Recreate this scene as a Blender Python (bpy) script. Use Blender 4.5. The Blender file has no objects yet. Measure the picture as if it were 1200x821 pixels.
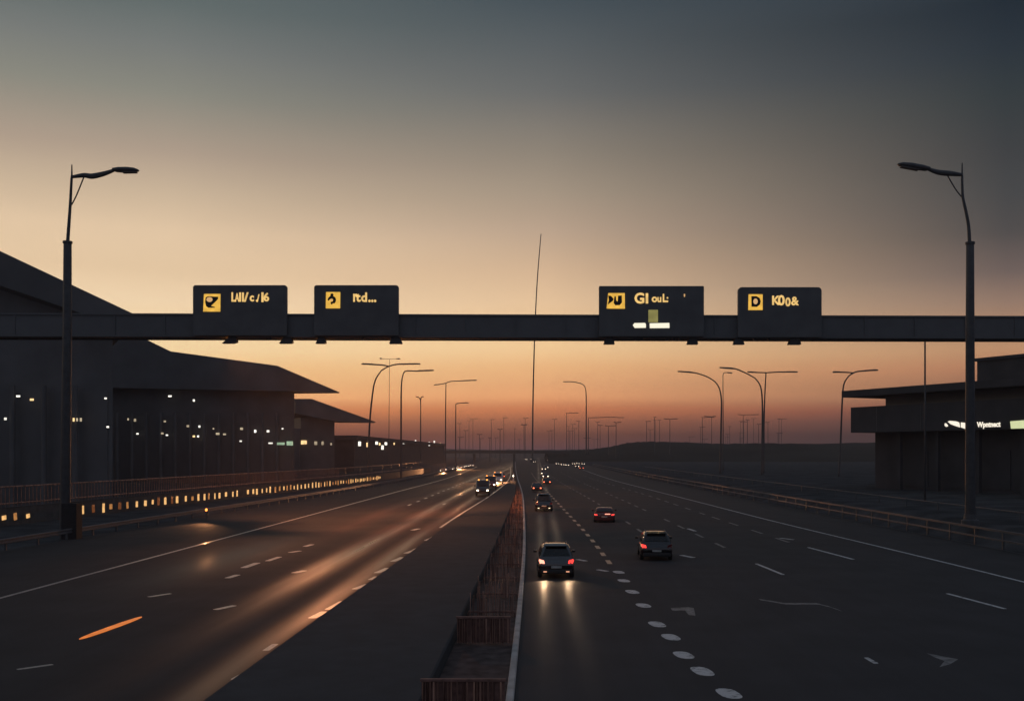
import bpy, bmesh, math, random
from mathutils import Vector, Matrix
rnd = random.Random(7)
S = bpy.context.scene
COL = S.collection
PI = math.pi
F, H, CX, CY = 1200.0, 6.3, 630.0, 530.0      # focal length in photo pixels, eye height, vanishing point

def at(px, py, Y):                            # a point of the place at distance Y
    s = F / Y
    return Vector(((px - CX) / s, Y, H - (py - CY) / s))
def on_ground(px, py, z=0.0):
    Y = F * (H - z) / (py - CY)
    return Vector(((px - CX) * Y / F, Y, z))

# ------------------------------------------------------------------ materials
def srgb(r, g, b):
    f = lambda c: (c / 255 / 12.92) if c <= 10 else ((c / 255 + .055) / 1.055) ** 2.4
    return (f(r), f(g), f(b), 1.0)

def new_mat(name):
    m = bpy.data.materials.new(name); m.use_nodes = True
    nt = m.node_tree
    return m, nt, nt.nodes, nt.links, nt.nodes['Principled BSDF']

def mat(name, col, rough=.6, metal=0., spec=.5, var=.18, scale=3., coat=0., bump=0.):
    m, nt, N, L, p = new_mat(name)
    p.inputs['Roughness'].default_value = rough
    p.inputs['Metallic'].default_value = metal
    p.inputs['Specular IOR Level'].default_value = spec
    p.inputs['Coat Weight'].default_value = coat
    tc = N.new('ShaderNodeTexCoord')
    nz = N.new('ShaderNodeTexNoise'); nz.inputs['Scale'].default_value = scale; nz.inputs['Detail'].default_value = 5
    L.new(tc.outputs['Object'], nz.inputs['Vector'])
    rp = N.new('ShaderNodeValToRGB')
    rp.color_ramp.elements[0].position = .3; rp.color_ramp.elements[1].position = .7
    rp.color_ramp.elements[0].color = tuple(c * (1 - var) for c in col[:3]) + (1,)
    rp.color_ramp.elements[1].color = tuple(min(1, c * (1 + var)) for c in col[:3]) + (1,)
    L.new(nz.outputs['Fac'], rp.inputs['Fac']); L.new(rp.outputs['Color'], p.inputs['Base Color'])
    mr = N.new('ShaderNodeMapRange'); mr.inputs['To Min'].default_value = max(.02, rough - .1); mr.inputs['To Max'].default_value = min(1, rough + .1)
    L.new(nz.outputs['Fac'], mr.inputs['Value']); L.new(mr.outputs['Result'], p.inputs['Roughness'])
    if bump:
        b = N.new('ShaderNodeBump'); b.inputs['Strength'].default_value = bump; b.inputs['Distance'].default_value = .03
        L.new(nz.outputs['Fac'], b.inputs['Height']); L.new(b.outputs['Normal'], p.inputs['Normal'])
    return m

def streaked(name, c0, c1, rough):
    m, nt, N, L, p = new_mat(name)
    geo = N.new('ShaderNodeNewGeometry'); mp = N.new('ShaderNodeMapping'); mp.inputs['Scale'].default_value = (9, 3, .5)
    L.new(geo.outputs['Position'], mp.inputs['Vector'])
    nz = N.new('ShaderNodeTexNoise'); nz.inputs['Scale'].default_value = 1.; nz.inputs['Detail'].default_value = 4; L.new(mp.outputs[0], nz.inputs['Vector'])
    cr = N.new('ShaderNodeValToRGB'); e = cr.color_ramp.elements; e[0].position = .38; e[1].position = .66; e[0].color = c0; e[1].color = c1
    L.new(nz.outputs['Fac'], cr.inputs['Fac']); L.new(cr.outputs['Color'], p.inputs['Base Color'])
    p.inputs['Roughness'].default_value = rough; p.inputs['Specular IOR Level'].default_value = .3
    return m

def lit(name, col, strength, uneven=0., scale=2.):
    m, nt, N, L, p = new_mat(name)
    p.inputs['Base Color'].default_value = tuple(c * .3 for c in col[:3]) + (1,)
    p.inputs['Emission Color'].default_value = col
    p.inputs['Emission Strength'].default_value = strength
    p.inputs['Roughness'].default_value = .4
    if uneven:
        tc = N.new('ShaderNodeTexCoord'); nz = N.new('ShaderNodeTexNoise'); nz.inputs['Scale'].default_value = scale
        L.new(tc.outputs['Object'], nz.inputs['Vector'])
        mr = N.new('ShaderNodeMapRange'); mr.inputs['From Min'].default_value = .3; mr.inputs['From Max'].default_value = .7
        mr.inputs['To Min'].default_value = strength * (1 - uneven); mr.inputs['To Max'].default_value = strength * (1 + uneven)
        L.new(nz.outputs['Fac'], mr.inputs['Value']); L.new(mr.outputs['Result'], p.inputs['Emission Strength'])
    return m

def math_node(N, op, a=None, b=None):
    n = N.new('ShaderNodeMath'); n.operation = op
    for i, v in enumerate((a, b)):
        if v is None: continue
        if isinstance(v, (int, float)): n.inputs[i].default_value = v
        else: n.id_data.links.new(v, n.inputs[i])
    return n.outputs[0]

def asphalt(name, base, tracks, wet_rough, wet_spec, dry_spec=.22, track_tint=(.07, .07, .07), puddle=None):
    m, nt, N, L, p = new_mat(name)
    geo = N.new('ShaderNodeNewGeometry')
    sep = N.new('ShaderNodeSeparateXYZ'); L.new(geo.outputs['Position'], sep.inputs[0])
    x, y = sep.outputs[0], sep.outputs[1]
    def noise(vec, scale, detail=4):
        n = N.new('ShaderNodeTexNoise'); n.inputs['Scale'].default_value = scale; n.inputs['Detail'].default_value = detail
        L.new(vec, n.inputs['Vector']); return n.outputs['Fac']
    mp = N.new('ShaderNodeMapping'); mp.inputs['Scale'].default_value = (1, .045, 1); L.new(geo.outputs['Position'], mp.inputs['Vector'])
    streak = noise(mp.outputs[0], .55)
    streak2 = noise(mp.outputs[0], 2.1)
    grain = noise(geo.outputs['Position'], 24, 3)
    stain = noise(geo.outputs['Position'], .35, 6)
    # worn wheel tracks: smooth, damp strips along the lanes; inbound tint paints warm glow
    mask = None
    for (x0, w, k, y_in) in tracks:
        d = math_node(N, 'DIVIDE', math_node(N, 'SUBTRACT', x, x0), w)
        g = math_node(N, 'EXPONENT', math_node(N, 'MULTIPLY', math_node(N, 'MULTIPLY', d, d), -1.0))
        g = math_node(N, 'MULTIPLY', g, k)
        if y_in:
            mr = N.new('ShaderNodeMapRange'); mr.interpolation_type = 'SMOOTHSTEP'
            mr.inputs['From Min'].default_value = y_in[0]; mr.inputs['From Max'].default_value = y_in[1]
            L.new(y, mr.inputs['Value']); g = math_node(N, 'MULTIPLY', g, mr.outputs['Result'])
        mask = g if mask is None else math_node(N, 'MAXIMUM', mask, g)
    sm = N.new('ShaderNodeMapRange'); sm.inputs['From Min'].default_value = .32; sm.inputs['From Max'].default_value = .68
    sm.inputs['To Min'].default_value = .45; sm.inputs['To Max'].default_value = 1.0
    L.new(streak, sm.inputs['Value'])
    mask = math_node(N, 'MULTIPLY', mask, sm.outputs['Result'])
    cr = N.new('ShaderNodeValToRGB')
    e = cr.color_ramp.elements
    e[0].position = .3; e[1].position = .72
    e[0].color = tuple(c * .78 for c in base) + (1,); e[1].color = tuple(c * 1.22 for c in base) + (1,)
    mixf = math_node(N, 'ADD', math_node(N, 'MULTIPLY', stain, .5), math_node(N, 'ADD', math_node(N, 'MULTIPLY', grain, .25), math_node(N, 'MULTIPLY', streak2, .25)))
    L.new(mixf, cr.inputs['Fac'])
    mx = N.new('ShaderNodeMix'); mx.data_type = 'RGBA'; L.new(mask, mx.inputs['Factor']); L.new(cr.outputs['Color'], mx.inputs['A']); mx.inputs['B'].default_value = tuple(track_tint[:3]) + (1,)
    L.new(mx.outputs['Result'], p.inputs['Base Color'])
    rr = N.new('ShaderNodeMapRange'); rr.inputs['To Min'].default_value = .82; rr.inputs['To Max'].default_value = wet_rough
    L.new(mask, rr.inputs['Value']); L.new(rr.outputs['Result'], p.inputs['Roughness'])
    rs = N.new('ShaderNodeMapRange'); rs.inputs['To Min'].default_value = dry_spec; rs.inputs['To Max'].default_value = wet_spec
    L.new(mask, rs.inputs['Value']); L.new(rs.outputs['Result'], p.inputs['Specular IOR Level'])
    if puddle:                                    # a damp, smooth patch
        x0, wx, y0, wy = puddle
        dx = math_node(N, 'DIVIDE', math_node(N, 'SUBTRACT', x, x0), wx); dy = math_node(N, 'DIVIDE', math_node(N, 'SUBTRACT', y, y0), wy)
        gq = math_node(N, 'EXPONENT', math_node(N, 'MULTIPLY', math_node(N, 'ADD', math_node(N, 'MULTIPLY', dx, dx), math_node(N, 'MULTIPLY', dy, dy)), -1.0))
        rm = N.new('ShaderNodeMix'); L.new(gq, rm.inputs['Factor']); L.new(rr.outputs['Result'], rm.inputs['A']); rm.inputs['B'].default_value = .4
        L.new(rm.outputs['Result'], p.inputs['Roughness'])
    b = N.new('ShaderNodeBump'); b.inputs['Strength'].default_value = .35; b.inputs['Distance'].default_value = .008
    if puddle: L.new(math_node(N, 'MULTIPLY', math_node(N, 'SUBTRACT', 1., gq), .35), b.inputs['Strength'])
    L.new(grain, b.inputs['Height']); L.new(b.outputs['Normal'], p.inputs['Normal'])
    return m

def paint(name, col, wear=.5, spec=.3, rough=.6):
    m, nt, N, L, p = new_mat(name)
    geo = N.new('ShaderNodeNewGeometry')
    nz = N.new('ShaderNodeTexNoise'); nz.inputs['Scale'].default_value = 3.2; nz.inputs['Detail'].default_value = 8; nz.inputs['Roughness'].default_value = .7
    L.new(geo.outputs['Position'], nz.inputs['Vector'])
    cr = N.new('ShaderNodeValToRGB'); e = cr.color_ramp.elements
    e[0].position = .34; e[1].position = .34 + .3 * wear
    e[0].color = (.06, .06, .062, 1); e[1].color = col
    L.new(nz.outputs['Fac'], cr.inputs['Fac']); L.new(cr.outputs['Color'], p.inputs['Base Color'])
    p.inputs['Roughness'].default_value = rough; p.inputs['Specular IOR Level'].default_value = spec
    return m

M = dict(
    ground=mat('dark_earth', (.07, .071, .074, 1), 1., spec=0., scale=.3, var=.35, bump=.4),
    hill=mat('dark_hillside', (.035, .037, .033, 1), 1., spec=0., scale=.02, var=.3),
    road_l=asphalt('asphalt_inbound', (.058, .056, .057), [(-11.7, 1.0, 1., (18, 60)), (-16.2, 1.5, .5, (50, 130)), (-8.9, .8, .85, None), (-13.5, 6., .75, (70, 230))], .17, .16, .06, (.17, .072, .038), (-18.6, 2.6, 62, 16)),  # orange-brown track colour has the warm road glow painted in
    road_r=asphalt('asphalt_outbound', (.060, .060, .064), [(.27, .42, 1., (22, 46)), (1.43, .42, 1., (22, 46))], .33, .30, .07, (.07, .062, .056)),
    white=paint('worn_white_paint', (.62, .62, .62, 1)),
    white_gloss=paint('glossy_white_paint', (.55, .48, .42, 1), .4, 1.0, .3),
    rose=paint('scuffed_reddish_paint', (.36, .22, .17, 1), .7, .6, .4),
    grey=paint('scuffed_white_paint', (.26, .26, .26, 1), .8),
    orange_dash=lit('glowing_orange_dash', srgb(255, 140, 62), .62, .2),  # emission added so the painted dash looks bright
    concrete=mat('concrete', (.10, .10, .10, 1), .9, spec=.1, scale=1.5, var=.25),
    kerb=mat('pale_kerb_stone', (.40, .39, .38, 1), .7, spec=.3, scale=1.2, var=.3),
    median=mat('dark_planting_bed', (.072, .073, .076, 1), .98, spec=.04, scale=1.1, var=.12, bump=.1),
    steel=mat('galvanised_steel', (.14, .14, .15, 1), .6, metal=.35, spec=.2, scale=4, var=.15),
    dark_steel=mat('dark_grey_painted_steel', (.075, .078, .085, 1), .55, spec=.35, scale=2.5, var=.2),
    beam=mat('charcoal_gantry_steel', (.14, .142, .148, 1), .6, spec=.3, scale=1.2, var=.08),
    sign=mat('black_sign_panel', (.125, .126, .13, 1), .5, spec=.3, scale=.8, var=.15),
    sign_yellow=lit('amber_lit_sign_face', srgb(240, 186, 78), .95, .18, 1.6),
    sign_text=lit('amber_lit_lettering', srgb(250, 205, 125), .9, .22, 1.4),
    sign_black=mat('black_sign_symbol', (.02, .016, .014, 1), .5),
    sign_pale=lit('pale_sign_spot', srgb(226, 178, 120), .85),
    sign_white=lit('white_sign_bar', srgb(255, 248, 222), 1.0),
    sign_green=lit('dim_green_sign_block', srgb(150, 142, 84), .8, .25, .9),
    screen=streaked('rust_coloured_ribbed_metal', (.12, .06, .05, 1), (.55, .31, .23, 1), .5),
    screen_dark=mat('dark_screen_frame', (.22, .12, .10, 1), .6, spec=.2, scale=5, var=.35),
    channel=mat('dark_channel_floor', (.10, .075, .07, 1), .9, spec=.05, scale=2, var=.4),
    dark_wall=mat('near_black_cladding', (.072, .073, .08, 1), .8, spec=.1, scale=.3, var=.2),
    deep_steel=mat('near_black_steel', (.03, .03, .033, 1), .7, spec=.1),
    wall=mat('dark_terminal_cladding', (.13, .131, .137, 1), .6, spec=.3, scale=.25, var=.2),
    roof=mat('dark_metal_roof', (.125, .126, .132, 1), .65, spec=.25, scale=.2, var=.2),
    glass=mat('dark_facade_glass', (.115, .115, .12, 1), .5, spec=.5, scale=.4, var=.1),
    win_warm=lit('warm_window_light', srgb(255, 214, 150), 1.5, .4, .7),
    win_white=lit('white_window_light', srgb(246, 240, 225), 1.5, .4, .7),
    win_dim=lit('dim_window_light', srgb(225, 205, 170), .6, .4, .7),
    win_green=lit('greenish_window_light', srgb(175, 205, 170), .75, .35, .7),
    win_sign=lit('white_shop_sign_light', srgb(255, 244, 224), 1.05),
    win_lime=lit('pale_lime_window_light', srgb(226, 232, 178), .85, .12, .5),
    slot=lit('warm_parapet_light', srgb(255, 196, 124), .85, .3, .9),
    slot_dim=lit('dim_parapet_light', srgb(240, 165, 95), .42, .3, .9),
    slot_faint=lit('faint_parapet_light', srgb(200, 120, 70), .2, .3, .9),
    stud=lit('amber_lamp_light', srgb(255, 140, 66), 30.),
    amber_glow=lit('amber_glow_lens', srgb(255, 150, 60), 6.),  # van roof lights, and lenses added to the unlit floodlights
    tyre=mat('black_tyre_rubber', (.02, .02, .02, 1), .9, spec=.2),
    rim=mat('alloy_wheel', (.35, .35, .36, 1), .35, metal=.9),
    car_glass=mat('tinted_car_glass', (.012, .013, .015, 1), .08, spec=.5),
    silver=mat('silver_car_paint', (.34, .34, .35, 1), .25, metal=.65, coat=.6, scale=2, var=.05),
    graphite=mat('graphite_car_paint', (.09, .09, .094, 1), .16, metal=1., coat=1., scale=2, var=.05),
    charcoal=mat('charcoal_car_paint', (.05, .051, .055, 1), .16, metal=1., coat=1., scale=2, var=.05),
    red_paint=mat('dark_red_car_paint', (.09, .012, .011, 1), .25, metal=.2, coat=.8, scale=2, var=.06),
    black_paint=mat('black_car_paint', (.014, .015, .018, 1), .2, coat=.8, scale=2, var=.05),
    white_paint=mat('white_van_paint', (.55, .55, .54, 1), .4, coat=.4, scale=2, var=.05),
    trim=mat('black_plastic_trim', (.02, .02, .022, 1), .6),
    plate=mat('pale_number_plate', (.45, .45, .42, 1), .5),
    tail=lit('red_tail_light', (1., .05, .04, 1), 1.8),
    tail_hot=lit('hot_tail_light', (1., .30, .20, 1), 2.6),
    tail_off=mat('dark_red_lens', (.12, .008, .008, 1), .2),
    reverse=lit('warm_rear_lamp', (1., .74, .46, 1), 2.5),
    added_glow=lit('added_rear_lamp', (1., .45, .25, 1), .9),
    head=lit('warm_headlight', (1., .80, .55, 1), 9.),
    head_far=lit('distant_headlight', (1., .80, .58, 1), 6.),
    tail_far=lit('distant_tail_light', (1., .18, .08, 1), 4.),
    leaf=mat('dark_foliage', (.06, .068, .052, 1), .8, spec=.15, scale=.6, var=.4),
    bark=mat('dark_bark', (.06, .05, .042, 1), .95, spec=.1),
)

# ------------------------------------------------------------------ mesh helpers
class MB:
    """Collects shapes and links them as ONE mesh object."""
    def __init__(self): self.bm = bmesh.new()
    def box(self, c, size, rot=None):
        mt = Matrix.Translation(c) @ (rot if rot else Matrix.Identity(4)) @ Matrix.Diagonal((size[0], size[1], size[2], 1))
        bmesh.ops.create_cube(self.bm, size=1, matrix=mt); return self
    def span(self, a, b):
        a, b = Vector(a), Vector(b); return self.box((a + b) / 2, [abs(v) for v in (b - a)])
    def tube(self, pts, rad, seg=8, cap=True):
        pts = [Vector(p) for p in pts]
        if not hasattr(rad, '__len__'): rad = [rad] * len(pts)
        rings, up = [], None
        for i, p in enumerate(pts):
            d = (pts[min(i + 1, len(pts) - 1)] - pts[max(i - 1, 0)]).normalized()
            if up is None: up = d.orthogonal().normalized()
            up = (up - d * up.dot(d)).normalized(); sd = d.cross(up)
            rings.append([self.bm.verts.new(p + rad[i] * (math.cos(t) * up + math.sin(t) * sd)) for t in (2 * PI * k / seg for k in range(seg))])
        for r0, r1 in zip(rings, rings[1:]):
            for k in range(seg):
                self.bm.faces.new((r0[k], r0[(k + 1) % seg], r1[(k + 1) % seg], r1[k]))
        if cap:
            self.bm.faces.new(rings[0][::-1]); self.bm.faces.new(rings[-1])
        return self
    def loft(self, rings, close=True, cap=True):
        vs = [[self.bm.verts.new(p) for p in r] for r in rings]
        n = len(vs[0])
        for a, b in zip(vs, vs[1:]):
            for k in range(n if close else n - 1):
                self.bm.faces.new((a[k], a[(k + 1) % n], b[(k + 1) % n], b[k]))
        if cap:
            self.bm.faces.new(vs[0][::-1]); self.bm.faces.new(vs[-1])
        return self
    def prism(self, outline, off):                    # planar outline swept by a vector
        off = Vector(off)
        return self.loft([[Vector(p) for p in outline], [Vector(p) + off for p in outline]])
    def ribbon(self, left, right):
        a = [self.bm.verts.new(p) for p in left]; b = [self.bm.verts.new(p) for p in right]
        for i in range(len(a) - 1): self.bm.faces.new((a[i], b[i], b[i + 1], a[i + 1]))
        return self
    def poly(self, pts):
        self.bm.faces.new([self.bm.verts.new(p) for p in pts]); return self
    def lathe(self, prof, c, axis='x', seg=20):       # prof: (offset along axis, radius)
        rings = []
        for o, r in prof:
            rg = []
            for k in range(seg):
                a = 2 * PI * k / seg
                v = {'x': Vector((o, r * math.cos(a), r * math.sin(a))), 'y': Vector((r * math.cos(a), o, r * math.sin(a))), 'z': Vector((r * math.cos(a), r * math.sin(a), o))}[axis]
                rg.append(Vector(c) + v)
            rings.append(rg)
        return self.loft(rings)
    def build(self, name, m, parent=None, smooth=False, bevel=0., kind=None, fix=True):
        if fix: bmesh.ops.recalc_face_normals(self.bm, faces=self.bm.faces)
        me = bpy.data.meshes.new(name); self.bm.to_mesh(me); self.bm.free()
        for mm in (m if isinstance(m, (list, tuple)) else [m]): me.materials.append(mm)
        if smooth:
            for p in me.polygons: p.use_smooth = True
        o = bpy.data.objects.new(name, me); COL.objects.link(o)
        if parent: o.parent = parent
        if kind: o['kind'] = kind
        if bevel:
            b = o.modifiers.new('bevel', 'BEVEL'); b.width = bevel; b.segments = 2; b.limit_method = 'ANGLE'
        return o

def tag(o, label, cat, group=None):
    o['label'] = label; o['category'] = cat
    if group: o['group'] = group
    return o
def thing(name, label, cat, loc=(0, 0, 0), rz=0., group=None):
    o = bpy.data.objects.new(name, None); COL.objects.link(o)
    o.location = loc; o.rotation_euler.z = rz; o.empty_display_size = .2
    return tag(o, label, cat, group)
def copy_thing(src, loc, rz=None, label=None, group=None):
    def rec(o, par):
        c = o.copy(); COL.objects.link(c)
        if par: c.parent = par
        for ch in o.children: rec(ch, c)
        return c
    r = rec(src, None); r.location = loc
    if rz is not None: r.rotation_euler.z = rz
    if label: r['label'] = label
    if group: r['group'] = group
    return r

def spot(name, par, loc, aim, power, col, size=70, blend=.8):
    ld = bpy.data.lights.new(name, 'SPOT'); ld.energy = power; ld.color = col; ld.spot_size = math.radians(size); ld.spot_blend = blend; ld.shadow_soft_size = .06
    o = bpy.data.objects.new(name, ld); COL.objects.link(o); o.parent = par; o.location = loc
    o.rotation_euler = Vector(aim).to_track_quat('-Z', 'Y').to_euler(); return o


def rounded_rect(x0, x1, z0, z1, r, n=5, corners=(1, 1, 1, 1)):   # bl, br, tr, tl
    out = []
    for (cx, cz, a0), on in zip(((x0 + r, z0 + r, PI), (x1 - r, z0 + r, 1.5 * PI), (x1 - r, z1 - r, 0), (x0 + r, z1 - r, .5 * PI)), corners):
        if on:
            for i in range(n + 1):
                a = a0 + .5 * PI * i / n
                out.append((cx + r * math.cos(a), cz + r * math.sin(a)))
        else:
            out.append((x0 if cx < (x0 + x1) / 2 else x1, z0 if cz < (z0 + z1) / 2 else z1))
    return out

# ------------------------------------------------------------------ lines of the road, as tables X(Y)
def table(*kv):
    ys = [k for k, _ in kv]; xs = [v for _, v in kv]
    n = len(ys); d = [(xs[i + 1] - xs[i]) / (ys[i + 1] - ys[i]) for i in range(n - 1)]
    t = [d[0]] + [(d[i - 1] + d[i]) / 2 for i in range(1, n - 1)] + [d[-1]]
    def f(y):
        i = 0
        while i < n - 2 and y > ys[i + 1]: i += 1
        h = ys[i + 1] - ys[i]; u = (y - ys[i]) / h
        if u < 0: return xs[0] + t[0] * (y - ys[0])
        if u > 1: return xs[-1] + t[-1] * (y - ys[-1])
        return (xs[i] * (2 * u ** 3 - 3 * u * u + 1) + t[i] * h * (u ** 3 - 2 * u * u + u) + xs[i + 1] * (-2 * u ** 3 + 3 * u * u) + t[i + 1] * h * (u ** 3 - u * u))
    return f
KERB = table((-30, -.62), (60, -.72), (108, -1.35), (152, -2.15), (250, -4.8), (420, -8.9), (700, -15), (1500, -30))
MEDL = table((-30, -8.6), (30, -8.45), (47, -8.2), (98, -7.6), (150, -6.55), (235, -6.3), (420, -10.6), (700, -17), (1500, -33))
LEFT = table((-30, -23.8), (44, -23.3), (150, -22.7), (252, -22.2), (420, -26), (700, -36), (1500, -60))
RIGHT = table((-30, 24.9), (50, 23.7), (96, 21.6), (128, 20.6), (176, 19.0), (229, 17.4), (420, 16.5), (700, 14), (1500, 5))
RAIL_R = table((-30, 32), (63, 30), (126, 28.4), (250, 26), (420, 25), (700, 22))
RAIL_L = table((-30, -36.5), (72, -34), (150, -30.8), (250, -28.6), (420, -31), (700, -40))
SLOTS = table((40, -49.5), (91, -45.8), (193, -37.6), (224, -35.9), (330, -34.5), (420, -36))
DRAIN = table((-30, -2.9), (30, -2.75), (60, -2.7), (110, -2.9), (160, -3.4), (250, -5.5), (420, -9.6), (700, -15.8))
YS = [-30 + 4 * i for i in range(0, 46)] + [156 + 9 * i for i in range(1, 40)] + [540 + 40 * i for i in range(0, 24)]
def ys_between(a, b): return [a] + [y for y in YS if a < y < b] + [b]

# ground: one sheet to the horizon, with a low bank beyond the right barrier
def bank(x, y):
    if not (-60 < y < 900): return 0.
    u = min(1., max(0., (x - RAIL_R(min(y, 700)) - 1.0) / 2.5))
    return 1.1 * u * u * (3 - 2 * u) * min(1., max(0., (900 - y) / 300))
g = MB()
gx = [-2500, -1500, -700, -300, -150, -80] + [-60 + 4 * i for i in range(0, 21)] + [22 + 1 * i for i in range(0, 22)] + [50, 70, 120, 200, 400, 900, 2500]
gy = [-400, -150, -60] + [-50 + 12 * i for i in range(0, 36)] + [400, 500, 620, 800, 1000, 1500, 3000]
vs = [[g.bm.verts.new((x, y, bank(x, y) - .02)) for x in gx] for y in gy]
for r0, r1 in zip(vs, vs[1:]):
    for k in range(len(gx) - 1): g.bm.faces.new((r0[k], r0[k + 1], r1[k + 1], r1[k]))
g.build('ground', M['ground'], kind='structure', smooth=True)

def sheet(name, fl, fr, a, b, z, m, kind='structure'):
    yy = ys_between(a, b)
    return MB().ribbon([(fl(y), y, z) for y in yy], [(fr(y), y, z) for y in yy]).build(name, m, kind=kind)
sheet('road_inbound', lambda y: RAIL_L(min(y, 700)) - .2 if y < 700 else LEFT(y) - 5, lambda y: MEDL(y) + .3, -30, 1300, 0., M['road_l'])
sheet('road_outbound', lambda y: KERB(y) - .2, lambda y: RAIL_R(min(y, 700)) + .3, -30, 1300, 0., M['road_r'])

# painted markings (sheets 4 mm above the asphalt)
def line(name, fx, a, b, w, m, z=.004):
    return sheet(name, lambda y: fx(y) - w / 2, lambda y: fx(y) + w / 2, a, b, z, m)
line('road_marking_left_edge', LEFT, -30, 460, .24, M['white_gloss'])
line('road_marking_right_edge', RIGHT, -30, 420, .20, M['white'])
line('road_marking_median_edge', lambda y: MEDL(y) - .42, 86, 420, .22, M['white_gloss'])

def dashes(name, items, m, z=.004):
    """items: list of ground outlines"""
    mb = MB()
    for pts in items: mb.poly([(p[0], p[1], z) for p in pts])
    return mb.build(name, m, kind='structure')
def oval(px, py, w, l, dx=0.):
    c = on_ground(px, py); out = []
    for k in range(14):
        a = 2 * PI * k / 14
        ex = math.copysign(abs(math.cos(a)) ** .75, math.cos(a)) * w / 2; ey = math.copysign(abs(math.sin(a)) ** .75, math.sin(a)) * l / 2
        out.append((c.x + ex + dx * ey, c.y + ey))
    return out
def bar(p0, p1, w):
    a, b = on_ground(*p0), on_ground(*p1)
    d = (b - a).normalized(); n = Vector((-d.y, d.x, 0)) * w / 2
    e = d * w * .3
    return [a + n * .7, a - n * .7, a - n + e, b - n - e, b - n * .7, b + n * .7, b + n - e, a + n + e]
near = [(725, 670), (731, 680), (741, 693), (754, 709), (770, 731), (786, 746), (801, 767), (823, 786), (854, 812)]
dashes('road_marking_lane_dots', [oval(x, y, .56, 1.15 + .2 * rnd.random(), -.12) for x, y in near], M['white'])
LANE1 = table((54, 4.15), (75, 3.9), (110, 3.0), (160, 1.7), (250, -.6), (420, -3.6), (700, -9))
dashes('road_marking_first_lane', [[(LANE1(y) - .14, y), (LANE1(y) + .14, y), (LANE1(y + l) + .14, y + l), (LANE1(y + l) - .14, y + l)]
        for y, l in ((58 + 4.4 * i + .1 * i * i, 2.0 + .05 * i) for i in range(0, 34))], M['rose'])
far_dash = []
for fx, (a, b) in ((table((60, 8.6), (120, 7.6), (230, 4.5), (420, 1)), (66, 330)), (table((56, 12.6), (120, 11.6), (230, 9), (420, 6)), (68, 330)), (table((60, 17.9), (95, 17.2), (150, 16.2), (230, 13.5), (420, 11)), (72, 330))):
    y = a
    while y < b:
        l = 3.0 + .8 * rnd.random()
        if rnd.random() < .82:
            far_dash.append([(fx(y) - .11, y), (fx(y) + .11, y), (fx(y + l) + .11, y + l), (fx(y + l) - .11, y + l)])
        y += 7.5 + rnd.random() * 1.5
dashes('road_marking_far_lanes', far_dash, M['grey'])
odd = [bar((886, 660), (918, 673), .2), bar((947, 641), (1000, 655), .22), bar((1110, 695), (1178, 713), .2), bar((1015, 770), (1027, 777), .16),
       bar((676, 655), (687, 657), .3), bar((700, 667), (712, 669), .3), bar((798, 650), (813, 653), .35), bar((914, 630), (930, 632), .3), bar((806, 619), (815, 622), .3)]
dashes('road_marking_lane_bars', odd, M['white'])
wav = [on_ground(*p) for p in ((890, 702), (906, 704.5), (920, 707), (938, 707), (958, 707), (972, 710.5), (985, 715))]
MB().ribbon([(p.x, p.y - .22, .004) for p in wav], [(p.x, p.y + .22, .004) for p in wav]).build('road_marking_wavy_line', M['grey'], kind='structure')
arrow = [on_ground(*p) for p in ((1086, 765), (1104, 768.5), (1123, 772), (1113, 778), (1101, 781), (1107, 774), (1096, 770))]
dashes('road_marking_arrow', [arrow], M['grey'])
hook = [on_ground(*p) for p in ((786, 712), (806, 711), (813, 712), (815, 721), (807, 720), (803, 715), (788, 715))]
dashes('road_marking_hook', [hook], M['grey'])
# inbound side
dashes('road_marking_median_dashes', [bar((a - dx, b + dy), (a + dx, b - dy), w) for a, b, dx, dy, w in (
    (290, 788, 15, 8, .3), (316, 768, 7, 4, .22), (317, 758, 6, 4, .22), (373, 720, 8, 4, .34), (393, 709, 9, 5, .3), (423, 687, 8, 3, .3), (438, 677, 4, 2, .3), (448, 668, 7, 3, .34),
    (466, 655, 6, 2.5, .36), (481, 646, 6, 2, .34), (490, 642, 5, 2, .3), (504, 631, 5, 2, .34), (513, 626, 7, 4, .34), (531, 613, 6, 4, .3))], M['white_gloss'])
inb = [bar((252, 714), (275, 709), .3), bar((174, 699), (200, 695), .26), bar((20, 784), (62, 778), .2)]
inb += [bar((266, 677), (279, 673), .34), bar((285, 665), (302, 659), .4), bar((313, 657), (328, 652), .34), bar((339, 647), (352, 645), .34), bar((357, 640), (366, 637.5), .36), bar((344, 671), (357, 668), .4), bar((483, 621), (491, 619), .4)]
y = 122
while y < 330:
    inb.append([(-15.6, y), (-15.3, y), (-15.3, y + 3), (-15.6, y + 3)])
    if rnd.random() < .6: inb.append([(-11.6, y + 2), (-11.3, y + 2), (-11.3, y + 5), (-11.6, y + 5)])
    y += 9
dashes('road_marking_inbound_lanes', inb, M['white_gloss'])

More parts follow.
